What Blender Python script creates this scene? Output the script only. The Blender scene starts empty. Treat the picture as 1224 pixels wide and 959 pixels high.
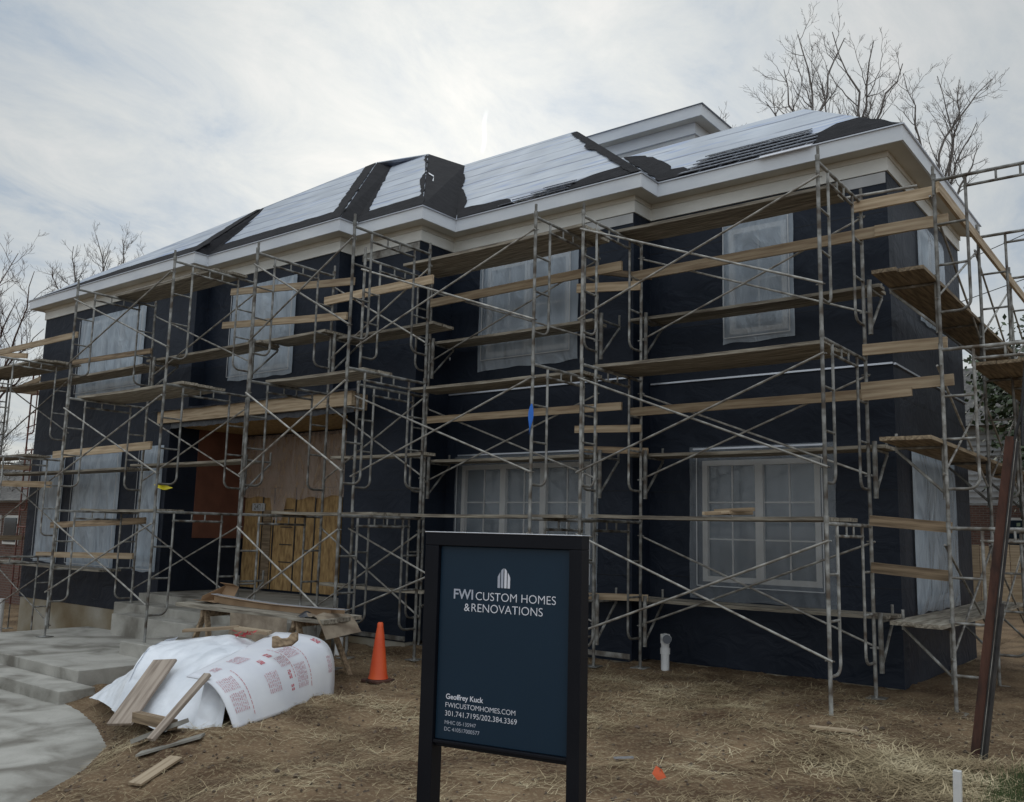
import bpy, math, random
from mathutils import Vector, Matrix, noise
R = math.radians
scene = bpy.context.scene
col = scene.collection
random.seed(7)

# ------------------------------------------------------------ camera
cam_d = bpy.data.cameras.new('camera'); cam = bpy.data.objects.new('camera', cam_d); col.objects.link(cam)
right = Vector((0.788617, 0.614406, 0.024259)); up = Vector((0.068778, -0.127348, 0.989471)); fwd = Vector((-0.611026, 0.778645, 0.142687))
m = Matrix((right, up, -fwd)).transposed().to_4x4(); m.translation = Vector((3.15668, -11.90112, 1.79826))
cam.matrix_world = m
cam_d.sensor_fit = 'HORIZONTAL'; cam_d.sensor_width = 36; cam_d.lens = 36 * 1075.65 / 1224
cam_d.clip_start = .05; cam_d.clip_end = 3000
scene.camera = cam

# ------------------------------------------------------------ sky, sun, exposure
SUN_DIR = Vector((-.62, .69, .40)).normalized()
w = bpy.data.worlds.new('World'); scene.world = w; w.use_nodes = True
nt = w.node_tree; N = nt.nodes; Lk = nt.links; N.clear()
def wn(t, **k):
    n = N.new(t)
    for a, b in k.items(): setattr(n, a, b)
    return n
def wmath(op, a, b=None):
    n = wn('ShaderNodeMath', operation=op)
    for i, v in enumerate((a, b)):
        if v is None: continue
        if isinstance(v, (int, float)): n.inputs[i].default_value = v
        else: Lk.new(v, n.inputs[i])
    return n.outputs[0]
out = wn('ShaderNodeOutputWorld'); bg = wn('ShaderNodeBackground')
sky = wn('ShaderNodeTexSky', sky_type='NISHITA', sun_disc=False)
sky.sun_elevation = math.asin(SUN_DIR.z); sky.sun_rotation = math.atan2(SUN_DIR.x, SUN_DIR.y)
tc = wn('ShaderNodeTexCoord')
sep = wn('ShaderNodeSeparateXYZ'); Lk.new(tc.outputs['Generated'], sep.inputs[0])
# project the direction on a high cloud layer so that clouds flatten towards the horizon
zc = wmath('ADD', wmath('MAXIMUM', sep.outputs[2], 0.0), 0.22)
cmb = wn('ShaderNodeCombineXYZ')
Lk.new(wmath('DIVIDE', sep.outputs[0], zc), cmb.inputs[0]); Lk.new(wmath('DIVIDE', sep.outputs[1], zc), cmb.inputs[1])
mp = wn('ShaderNodeMapping'); mp.inputs['Rotation'].default_value = (0, 0, R(25)); mp.inputs['Scale'].default_value = (1.0, .62, 1)
mp.inputs['Location'].default_value = (3.1, 1.7, 0)
Lk.new(cmb.outputs[0], mp.inputs[0])
n1 = wn('ShaderNodeTexNoise'); n1.inputs['Scale'].default_value = 4.6; n1.inputs['Detail'].default_value = 13; n1.inputs['Roughness'].default_value = .66; n1.inputs['Distortion'].default_value = .45
Lk.new(mp.outputs[0], n1.inputs['Vector'])
n2 = wn('ShaderNodeTexNoise'); n2.inputs['Scale'].default_value = .9; n2.inputs['Detail'].default_value = 5; n2.inputs['Distortion'].default_value = .5
Lk.new(mp.outputs[0], n2.inputs['Vector'])
dens = wmath('ADD', wmath('MULTIPLY', n1.outputs[0], .72), wmath('MULTIPLY', n2.outputs[0], .28))
cr = wn('ShaderNodeValToRGB'); Lk.new(dens, cr.inputs[0])
e = cr.color_ramp.elements
e[0].position = .36; e[0].color = (3.3, 3.9, 4.6, 1); e[1].position = .64; e[1].color = (5.45, 5.6, 5.65, 1)
q = e.new(.46); q.color = (4.25, 4.65, 5.0, 1); q = e.new(.54); q.color = (4.8, 5.1, 5.25, 1)
# glow of the veiled sun; unseen zenith and opposite sky brightened to lift foreground
dot = wn('ShaderNodeVectorMath', operation='DOT_PRODUCT'); dot.inputs[1].default_value = SUN_DIR; Lk.new(tc.outputs['Generated'], dot.inputs[0])
dp = wmath('MAXIMUM', dot.outputs['Value'], 0.0)
glow = wmath('ADD', wmath('ADD', wmath('MULTIPLY', wmath('POWER', dp, 4), .26), wmath('MULTIPLY', wmath('POWER', dp, 20), .34)), .80)
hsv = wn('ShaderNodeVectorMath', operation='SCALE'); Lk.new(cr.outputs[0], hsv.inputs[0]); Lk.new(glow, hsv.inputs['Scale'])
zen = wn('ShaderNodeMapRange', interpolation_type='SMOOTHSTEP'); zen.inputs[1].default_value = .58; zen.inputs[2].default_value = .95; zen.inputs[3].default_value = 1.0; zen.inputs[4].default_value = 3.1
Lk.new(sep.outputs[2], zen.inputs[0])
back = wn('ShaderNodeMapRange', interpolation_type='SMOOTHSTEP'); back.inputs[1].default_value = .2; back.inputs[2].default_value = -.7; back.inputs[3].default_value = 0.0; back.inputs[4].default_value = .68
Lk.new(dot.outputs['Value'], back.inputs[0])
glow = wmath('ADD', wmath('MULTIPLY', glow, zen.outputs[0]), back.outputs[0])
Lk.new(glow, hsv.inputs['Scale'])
warm = wn('ShaderNodeMixRGB', blend_type='MULTIPLY'); warm.inputs[2].default_value = (1.02, 1.0, .965, 1)
Lk.new(wmath('POWER', dp, 5), warm.inputs[0]); Lk.new(hsv.outputs[0], warm.inputs[1])
# a short bright vapour trail in the clouds
tA = Vector((-.58126, .68409, .44064)); tB = Vector((-.59563, .69775, .39795)); tm = ((tA + tB) / 2).normalized(); tl = (tA - tB).normalized(); tsd = tm.cross(tl).normalized()
def wdot(v):
    n = wn('ShaderNodeVectorMath', operation='DOT_PRODUCT'); n.inputs[1].default_value = v; Lk.new(tc.outputs['Generated'], n.inputs[0]); return n.outputs['Value']
along = wdot(tl); wob = wmath('MULTIPLY', wmath('SINE', wmath('MULTIPLY', along, 190.)), .0008)
t1 = wn('ShaderNodeMapRange', interpolation_type='SMOOTHSTEP'); t1.inputs[1].default_value = .0032; t1.inputs[2].default_value = .0006; Lk.new(wmath('ABSOLUTE', wmath('ADD', wdot(tsd), wob)), t1.inputs[0])
t2 = wn('ShaderNodeMapRange', interpolation_type='SMOOTHSTEP'); t2.inputs[1].default_value = .026; t2.inputs[2].default_value = .012; Lk.new(wmath('ABSOLUTE', along), t2.inputs[0])
trail = wmath('MULTIPLY', wmath('MULTIPLY', t1.outputs[0], t2.outputs[0]), wmath('GREATER_THAN', wdot(tm), 0.5))
tv = wn('ShaderNodeMixRGB', blend_type='ADD'); tv.inputs[2].default_value = (1.6, 1.6, 1.6, 1); Lk.new(trail, tv.inputs[0]); Lk.new(warm.outputs[0], tv.inputs[1]); warm = tv
mix = wn('ShaderNodeMixRGB'); mix.inputs[0].default_value = .93
Lk.new(sky.outputs[0], mix.inputs[1]); Lk.new(warm.outputs[0], mix.inputs[2])
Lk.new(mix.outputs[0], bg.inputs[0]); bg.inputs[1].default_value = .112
Lk.new(bg.outputs[0], out.inputs[0])
sd = bpy.data.lights.new('sun', 'SUN'); sd.energy = .7; sd.angle = R(18); sd.color = (1, .95, .86)
so = bpy.data.objects.new('sun', sd); so.rotation_euler = (-SUN_DIR).to_track_quat('-Z', 'Y').to_euler(); so.location = (0, 0, 30); col.objects.link(so)
scene.view_settings.view_transform = 'Standard'; scene.view_settings.look = 'None'
scene.view_settings.exposure = 0.1; scene.view_settings.gamma = 1; scene.view_settings.use_curve_mapping = False

# ------------------------------------------------------------ materials
def newmat(name):
    mt = bpy.data.materials.new(name); mt.use_nodes = True
    return mt, mt.node_tree.nodes, mt.node_tree.links, mt.node_tree.nodes['Principled BSDF']
def pm(name, c1, c2=None, scale=3., stretch=(1, 1, 1), rough=.6, metal=0., bump=0., bscale=None, detail=6, pos=(.35, .65), spec=.5, coord='Object', c3=None, dist=0.0, vary=0.0):
    mt, n, l, b = newmat(name)
    b.inputs['Roughness'].default_value = rough; b.inputs['Metallic'].default_value = metal; b.inputs['Specular IOR Level'].default_value = spec
    t = n.new('ShaderNodeTexCoord'); mpn = n.new('ShaderNodeMapping'); mpn.inputs['Scale'].default_value = stretch; l.new(t.outputs[coord], mpn.inputs[0])
    if c2:
        x = n.new('ShaderNodeTexNoise'); x.inputs['Scale'].default_value = scale; x.inputs['Detail'].default_value = detail; x.inputs['Distortion'].default_value = dist
        l.new(mpn.outputs[0], x.inputs['Vector'])
        r = n.new('ShaderNodeValToRGB'); r.color_ramp.elements[0].position = pos[0]; r.color_ramp.elements[1].position = pos[1]
        r.color_ramp.elements[0].color = (*c1, 1); r.color_ramp.elements[1].color = (*c2, 1)
        if c3: qq = r.color_ramp.elements.new((pos[0] + pos[1]) / 2); qq.color = (*c3, 1)
        l.new(x.outputs[0], r.inputs[0]); src = r.outputs[0]
        if vary:
            oi = n.new('ShaderNodeObjectInfo'); mr = n.new('ShaderNodeMapRange'); mr.inputs[3].default_value = 1 - vary; mr.inputs[4].default_value = 1 + vary; l.new(oi.outputs['Random'], mr.inputs[0])
            hv = n.new('ShaderNodeHueSaturation'); l.new(mr.outputs[0], hv.inputs['Value']); l.new(src, hv.inputs['Color']); src = hv.outputs[0]
        l.new(src, b.inputs['Base Color'])
    else: b.inputs['Base Color'].default_value = (*c1, 1)
    if bump:
        y = n.new('ShaderNodeTexNoise'); y.inputs['Scale'].default_value = bscale or scale * 2; y.inputs['Detail'].default_value = 5; l.new(mpn.outputs[0], y.inputs['Vector'])
        bm_ = n.new('ShaderNodeBump'); bm_.inputs['Strength'].default_value = bump; bm_.inputs['Distance'].default_value = .03
        l.new(y.outputs[0], bm_.inputs['Height']); l.new(bm_.outputs[0], b.inputs['Normal'])
    return mt
M = {}
M['steel'] = pm('galvanised tube', (.095, .075, .058), (.37, .37, .355), 7, rough=.6, metal=.3, bump=.2, c3=(.20, .195, .18), vary=.28, detail=9)
M['steel_light'] = pm('galvanised brace', (.15, .13, .11), (.42, .41, .38), 7, vary=.22, rough=.5, metal=.4)
M['red_steel'] = pm('red painted tube', (.10, .035, .028), (.20, .075, .055), 8, rough=.6)
M['plank'] = pm('weathered plank', (.12, .10, .078), (.36, .325, .265), 3.5, stretch=(.7, 9, 9), rough=.85, bump=.3, bscale=9, c3=(.24, .21, .165), vary=.25)
M['plank2'] = pm('brown plank', (.13, .095, .06), (.34, .265, .175), 3.5, vary=.25, stretch=(.7, 9, 9), rough=.85, bump=.3, bscale=9)
M['lumber'] = pm('new lumber', (.30, .215, .135), (.50, .395, .27), 2.2, stretch=(.8, 14, 14), rough=.75, bump=.12, bscale=6, c3=(.42, .32, .21), vary=.22)
M['lumber_old'] = pm('dirty lumber', (.15, .105, .065), (.34, .25, .16), 2.5, vary=.2, stretch=(.8, 12, 12), rough=.85, bump=.2, bscale=6)
M['white_trim'] = pm('primed white trim', (.60, .60, .57), (.74, .74, .71), 1.2, stretch=(1, 1, 3), rough=.55, bump=.05)
M['fascia'] = pm('cool white fascia', (.62, .655, .71), (.72, .75, .79), 1.2, stretch=(1, 1, 3), rough=.5, bump=.05)
M['soffit'] = pm('primed soffit', (.50, .475, .42), (.60, .575, .52), 1.5, rough=.7, bump=.05)
M['concrete'] = pm('concrete', (.17, .155, .13), (.42, .40, .36), 1.6, rough=.9, bump=.3, bscale=22, c3=(.32, .305, .27), detail=14, dist=.6)
M['offcut'] = pm('old board', (.20, .155, .12), (.40, .33, .27), 2.5, stretch=(.8, 9, 9), rough=.9, bump=.2, bscale=8)
M['found'] = pm('stained foundation', (.20, .145, .08), (.42, .39, .33), .8, rough=.9, bump=.2, bscale=14, detail=10, c3=(.30, .255, .18))
M['osb'] = pm('osb board', (.23, .135, .055), (.46, .30, .13), 14, stretch=(1, 1, .35), rough=.8, bump=.2, c3=(.35, .22, .09), detail=8)
M['zip'] = pm('orange sheathing', (.13, .05, .03), (.18, .07, .042), 3, rough=.7)
M['felt'] = pm('dark roofing felt', (.006, .006, .008), (.016, .015, .018), 5, rough=.9, spec=.2, bump=.35, bscale=25)
M['shingle'] = pm('shingles', (.13, .14, .165), (.26, .28, .32), 22, rough=.75, bump=.3)
M['frame'] = pm('window frame', (.33, .315, .29), (.42, .40, .375), 2, rough=.5)
M['glass'] = pm('window glass', (.02, .032, .045), rough=.08, spec=.6)
M['black'] = pm('black sign frame', (.004, .005, .009), (.007, .008, .012), 3, rough=.5, spec=.2)
M['panel'] = pm('blue sign panel', (.010, .028, .050), (.011, .030, .054), 2, rough=.4, spec=.25)
M['text'] = pm('white lettering', (.78, .79, .86), rough=.5)
M['text_dim'] = pm('grey lettering', (.45, .48, .56), rough=.5)
M['cone'] = pm('orange cone plastic', (.62, .07, .018), (.72, .11, .025), 3, rough=.5)
M['rust'] = pm('rusty steel', (.025, .015, .012), (.10, .043, .028), 9, stretch=(1, 1, .3), rough=.85, bump=.4, c3=(.075, .032, .022))
M['darkiron'] = pm('dark iron', (.018, .017, .018), (.045, .04, .038), 8, rough=.6, bump=.2)
M['pvc'] = pm('white plastic pipe', (.62, .62, .62), (.74, .74, .73), 5, rough=.35)
M['pvcdark'] = pm('grey cap', (.10, .11, .13), rough=.5)
M['cardboard'] = pm('cardboard', (.24, .15, .085), (.33, .22, .13), 4, rough=.85)
M['brown_paper'] = pm('brown paper', (.16, .12, .085), (.30, .245, .18), 5, rough=.9, bump=.5, bscale=12)
M['metal_edge'] = pm('aluminium edge', (.55, .57, .62), rough=.3, metal=.6)
M['tarp'] = pm('white tarp', (.68, .71, .76), (.84, .86, .90), 2.2, rough=.35, bump=.9, bscale=4)
M['board_white'] = pm('white foam board', (.66, .67, .72), (.80, .81, .84), 1.6, rough=.5, bump=.08)
M['print_red'] = pm('red print', (.52, .10, .13), (.66, .28, .31), 60, rough=.6)
M['print_pale'] = pm('pale red print', (.55, .33, .37), (.72, .60, .64), 70, rough=.6, pos=(.45, .55))
M['bark'] = pm('grey bark', (.11, .10, .095), (.22, .195, .18), 8, rough=.9)
M['bark_red'] = pm('brown bark', (.055, .03, .025), (.12, .07, .055), 8, rough=.9)
M['leaf'] = pm('evergreen leaves', (.018, .032, .012), (.06, .085, .03), 3, rough=.6)
M['leaf2'] = pm('hedge leaves', (.03, .045, .018), (.085, .11, .045), 3, rough=.6)
M['siding'] = pm('white siding', (.42, .43, .44), (.52, .53, .54), 2, rough=.7)
M['roofgrey'] = pm('grey shingle roof', (.07, .068, .065), (.15, .14, .13), 9, rough=.9)
M['wire'] = pm('black cable', (.02, .02, .022), rough=.6)
M['straw'] = pm('straw', (.24, .175, .095), (.58, .485, .31), 1.3, rough=.8, c3=(.38, .30, .175))
M['grass'] = pm('grass', (.04, .07, .02), (.09, .13, .04), 3, rough=.7)
M['clod'] = pm('dirt clods', (.07, .05, .035), (.15, .11, .08), 9, rough=.95)
M['blue'] = pm('blue tape', (.02, .16, .62), rough=.45)
M['yellow'] = pm('yellow tape', (.72, .60, .03), rough=.45)
M['redcloth'] = pm('red cloth', (.35, .03, .04), (.5, .07, .07), 20, rough=.8)
M['flag'] = pm('orange flag', (.85, .16, .06), rough=.5)
M['membrane'] = pm('black membrane', (.012, .012, .016), (.035, .037, .045), 6, rough=.35, bump=.9, bscale=7)

def lines_node(n, l, vec_out, axis, period, width):
    s = n.new('ShaderNodeSeparateXYZ'); l.new(vec_out, s.inputs[0])
    a = n.new('ShaderNodeMath'); a.operation = 'DIVIDE'; a.inputs[1].default_value = period; l.new(s.outputs[axis], a.inputs[0])
    f = n.new('ShaderNodeMath'); f.operation = 'FRACT'; l.new(a.outputs[0], f.inputs[0])
    c = n.new('ShaderNodeMath'); c.operation = 'LESS_THAN'; c.inputs[1].default_value = width; l.new(f.outputs[0], c.inputs[0])
    return c.outputs[0]
def wrap_mat(name, c1, c2):
    mt, n, l, b = newmat(name)
    t = n.new('ShaderNodeTexCoord')
    x = n.new('ShaderNodeTexNoise'); x.inputs['Scale'].default_value = 1.4; x.inputs['Detail'].default_value = 8; l.new(t.outputs['Object'], x.inputs['Vector'])
    r = n.new('ShaderNodeValToRGB'); r.color_ramp.elements[0].position = .35; r.color_ramp.elements[1].position = .7
    r.color_ramp.elements[0].color = (*c1, 1); r.color_ramp.elements[1].color = (*c2, 1); l.new(x.outputs[0], r.inputs[0])
    # sheet laps: a thin darker line every 1.37 m of height, slightly wavy
    add = n.new('ShaderNodeVectorMath'); add.operation = 'ADD'; sc = n.new('ShaderNodeVectorMath'); sc.operation = 'SCALE'; sc.inputs['Scale'].default_value = .05
    x2 = n.new('ShaderNodeTexNoise'); x2.inputs['Scale'].default_value = .8; l.new(t.outputs['Object'], x2.inputs['Vector'])
    l.new(x2.outputs['Color'], sc.inputs[0]); l.new(sc.outputs[0], add.inputs[0]); l.new(t.outputs['Object'], add.inputs[1])
    ln = lines_node(n, l, add.outputs[0], 2, 1.22, .012)
    mx = n.new('ShaderNodeMixRGB'); mx.inputs[2].default_value = (.012, .014, .02, 1); l.new(ln, mx.inputs[0]); l.new(r.outputs[0], mx.inputs[1]); l.new(mx.outputs[0], b.inputs['Base Color'])
    b.inputs['Roughness'].default_value = .55; b.inputs['Specular IOR Level'].default_value = .28
    mpn = n.new('ShaderNodeMapping'); mpn.inputs['Scale'].default_value = (1.0, 1.0, 1.3); l.new(t.outputs['Object'], mpn.inputs[0])
    y = n.new('ShaderNodeTexNoise'); y.inputs['Scale'].default_value = 2.2; y.inputs['Detail'].default_value = 4; y.inputs['Distortion'].default_value = 1.2; l.new(mpn.outputs[0], y.inputs['Vector'])
    bp = n.new('ShaderNodeBump'); bp.inputs['Strength'].default_value = .45; bp.inputs['Distance'].default_value = .07; l.new(y.outputs[0], bp.inputs['Height'])
    bp2 = n.new('ShaderNodeBump'); bp2.inputs['Strength'].default_value = .6; bp2.inputs['Distance'].default_value = .01; l.new(ln, bp2.inputs['Height']); l.new(bp.outputs[0], bp2.inputs['Normal'])
    l.new(bp2.outputs[0], b.inputs['Normal'])
    return mt
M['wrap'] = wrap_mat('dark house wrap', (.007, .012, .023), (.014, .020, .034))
M['wrap_skylit'] = wrap_mat('house wrap skylit side', (.014, .018, .030), (.026, .032, .046))  # same wrap, lighter: skylight on the side wall put into the colour
# roofing underlayment: pale sheet with dark laps and faint blue print running along them
def underlay():
    mt, n, l, b = newmat('roof underlayment')
    t = n.new('ShaderNodeTexCoord')
    sc = n.new('ShaderNodeVectorMath'); sc.operation = 'SCALE'; sc.inputs['Scale'].default_value = .10
    mpn = n.new('ShaderNodeMapping'); mpn.inputs['Scale'].default_value = (.6, .2, .6); l.new(t.outputs['Object'], mpn.inputs[0])
    x2 = n.new('ShaderNodeTexNoise'); x2.inputs['Scale'].default_value = 1.6; x2.inputs['Detail'].default_value = 3; l.new(mpn.outputs[0], x2.inputs['Vector'])
    l.new(x2.outputs['Color'], sc.inputs[0])
    add = n.new('ShaderNodeVectorMath'); add.operation = 'ADD'; l.new(sc.outputs[0], add.inputs[0]); l.new(t.outputs['Object'], add.inputs[1])
    ln = lines_node(n, l, add.outputs[0], 2, .44, .11)
    ln2 = lines_node(n, l, add.outputs[0], 2, .147, .10)
    x = n.new('ShaderNodeTexNoise'); x.inputs['Scale'].default_value = 1.1; x.inputs['Detail'].default_value = 7; l.new(t.outputs['Object'], x.inputs['Vector'])
    r = n.new('ShaderNodeValToRGB'); r.color_ramp.elements[0].position = .35; r.color_ramp.elements[1].position = .7
    r.color_ramp.elements[0].color = (.29, .325, .38, 1); r.color_ramp.elements[1].color = (.46, .50, .56, 1); l.new(x.outputs[0], r.inputs[0])
    mpb = n.new('ShaderNodeMapping'); mpb.inputs['Scale'].default_value = (.5, .5, 5); l.new(add.outputs[0], mpb.inputs[0])
    xb = n.new('ShaderNodeTexNoise'); xb.inputs['Scale'].default_value = 2.0; xb.inputs['Detail'].default_value = 8; l.new(mpb.outputs[0], xb.inputs['Vector'])
    rb = n.new('ShaderNodeValToRGB'); rb.color_ramp.elements[0].position = .54; rb.color_ramp.elements[1].position = .68; l.new(xb.outputs[0], rb.inputs[0])
    m1 = n.new('ShaderNodeMixRGB'); m1.inputs[2].default_value = (.16, .24, .44, 1); l.new(r.outputs[0], m1.inputs[1])
    f1 = n.new('ShaderNodeMath'); f1.operation = 'MULTIPLY'; f1.inputs[1].default_value = .75; l.new(rb.outputs[0], f1.inputs[0]); l.new(f1.outputs[0], m1.inputs[0])
    m2 = n.new('ShaderNodeMixRGB'); m2.inputs[2].default_value = (.06, .08, .14, 1); lnz = n.new('ShaderNodeMath'); lnz.operation = 'MULTIPLY'; rz_ = n.new('ShaderNodeMapRange'); rz_.inputs[1].default_value = .36; rz_.inputs[2].default_value = .54; l.new(xb.outputs[0], rz_.inputs[0]); l.new(ln, lnz.inputs[0]); l.new(rz_.outputs[0], lnz.inputs[1]); l.new(lnz.outputs[0], m2.inputs[0]); l.new(m1.outputs[0], m2.inputs[1])
    m3 = n.new('ShaderNodeMixRGB'); m3.inputs[2].default_value = (.30, .34, .42, 1); f3 = n.new('ShaderNodeMath'); f3.operation = 'MULTIPLY'; f3.inputs[1].default_value = .45
    l.new(ln2, f3.inputs[0]); l.new(f3.outputs[0], m3.inputs[0]); l.new(m2.outputs[0], m3.inputs[1])
    l.new(m3.outputs[0], b.inputs['Base Color']); b.inputs['Roughness'].default_value = .42
    bp = n.new('ShaderNodeBump'); bp.inputs['Strength'].default_value = .35; bp.inputs['Distance'].default_value = .03; l.new(xb.outputs[0], bp.inputs['Height']); l.new(bp.outputs[0], b.inputs['Normal'])
    return mt
M['underlay'] = underlay()
def plastic(name, opac, tint=(.60, .66, .72)):
    mt, n, l, b = newmat(name)
    b.inputs['Base Color'].default_value = (*tint, 1); b.inputs['Roughness'].default_value = .25; b.inputs['Specular IOR Level'].default_value = .7
    t = n.new('ShaderNodeTexCoord'); mpn = n.new('ShaderNodeMapping'); mpn.inputs['Scale'].default_value = (1.9, 1.9, .75); l.new(t.outputs['Object'], mpn.inputs[0])
    y = n.new('ShaderNodeTexNoise'); y.inputs['Scale'].default_value = 2.2; y.inputs['Detail'].default_value = 6; y.inputs['Distortion'].default_value = 1.1; l.new(mpn.outputs[0], y.inputs['Vector'])
    bp = n.new('ShaderNodeBump'); bp.inputs['Strength'].default_value = .85; bp.inputs['Distance'].default_value = .06; l.new(y.outputs[0], bp.inputs['Height']); l.new(bp.outputs[0], b.inputs['Normal'])
    tr = n.new('ShaderNodeBsdfTransparent'); ms = n.new('ShaderNodeMixShader')
    r = n.new('ShaderNodeMapRange'); r.inputs[1].default_value = .35; r.inputs[2].default_value = .68; r.inputs[3].default_value = opac * .85; r.inputs[4].default_value = min(1, opac * 1.2)
    l.new(y.outputs[0], r.inputs[0]); l.new(r.outputs[0], ms.inputs[0]); l.new(tr.outputs[0], ms.inputs[1]); l.new(b.outputs[0], ms.inputs[2])
    l.new(ms.outputs[0], n['Material Output'].inputs[0])
    return mt
M['film'] = plastic('cloudy plastic film', .58, (.55, .64, .74))
M['film_mid'] = plastic('hazy plastic film', .46, (.55, .63, .72))
M['film_thin'] = plastic('thin plastic film', .22)
M['film_pink'] = plastic('dusty plastic film', .48, (.52, .42, .37))
def brick(name):
    mt, n, l, b = newmat(name)
    t = n.new('ShaderNodeTexCoord'); s = n.new('ShaderNodeSeparateXYZ'); l.new(t.outputs['Object'], s.inputs[0])
    a = n.new('ShaderNodeMath'); l.new(s.outputs[0], a.inputs[0]); l.new(s.outputs[1], a.inputs[1])
    c = n.new('ShaderNodeCombineXYZ'); l.new(a.outputs[0], c.inputs[0]); l.new(s.outputs[2], c.inputs[1])
    k = n.new('ShaderNodeTexBrick'); l.new(c.outputs[0], k.inputs['Vector']); k.inputs['Scale'].default_value = 1; k.inputs['Brick Width'].default_value = .22; k.inputs['Row Height'].default_value = .075; k.inputs['Mortar Size'].default_value = .01
    k.inputs['Color1'].default_value = (.10, .05, .038, 1); k.inputs['Color2'].default_value = (.15, .075, .055, 1); k.inputs['Mortar'].default_value = (.15, .13, .115, 1)
    l.new(k.outputs[0], b.inputs['Base Color']); b.inputs['Roughness'].default_value = .9
    return mt
M['brick'] = brick('red brick')
def dirt():
    mt, n, l, b = newmat('bare dirt')
    t = n.new('ShaderNodeTexCoord')
    def nz(s, d, dist=0):
        x = n.new('ShaderNodeTexNoise'); x.inputs['Scale'].default_value = s; x.inputs['Detail'].default_value = d; x.inputs['Distortion'].default_value = dist; l.new(t.outputs['Object'], x.inputs['Vector']); return x.outputs[0]
    r = n.new('ShaderNodeValToRGB'); r.color_ramp.elements[0].position = .38; r.color_ramp.elements[1].position = .66
    r.color_ramp.elements[0].color = (.095, .058, .034, 1); r.color_ramp.elements[1].color = (.235, .160, .095, 1)
    l.new(nz(1.3, 12, .4), r.inputs[0])
    r2 = n.new('ShaderNodeValToRGB'); r2.color_ramp.elements[0].position = .52; r2.color_ramp.elements[1].position = .62; l.new(nz(34, 8), r2.inputs[0])
    mx = n.new('ShaderNodeMixRGB'); mx.inputs[2].default_value = (.34, .275, .17, 1); l.new(r.outputs[0], mx.inputs[1])
    f = n.new('ShaderNodeMath'); f.operation = 'MULTIPLY'; f.inputs[1].default_value = .45; l.new(r2.outputs[0], f.inputs[0]); l.new(f.outputs[0], mx.inputs[0])
    l.new(mx.outputs[0], b.inputs['Base Color']); b.inputs['Roughness'].default_value = .95; b.inputs['Specular IOR Level'].default_value = .2
    bp = n.new('ShaderNodeBump'); bp.inputs['Strength'].default_value = .9; bp.inputs['Distance'].default_value = .03; l.new(nz(26, 10), bp.inputs['Height']); l.new(bp.outputs[0], b.inputs['Normal'])
    return mt
M['dirt'] = dirt()

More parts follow.
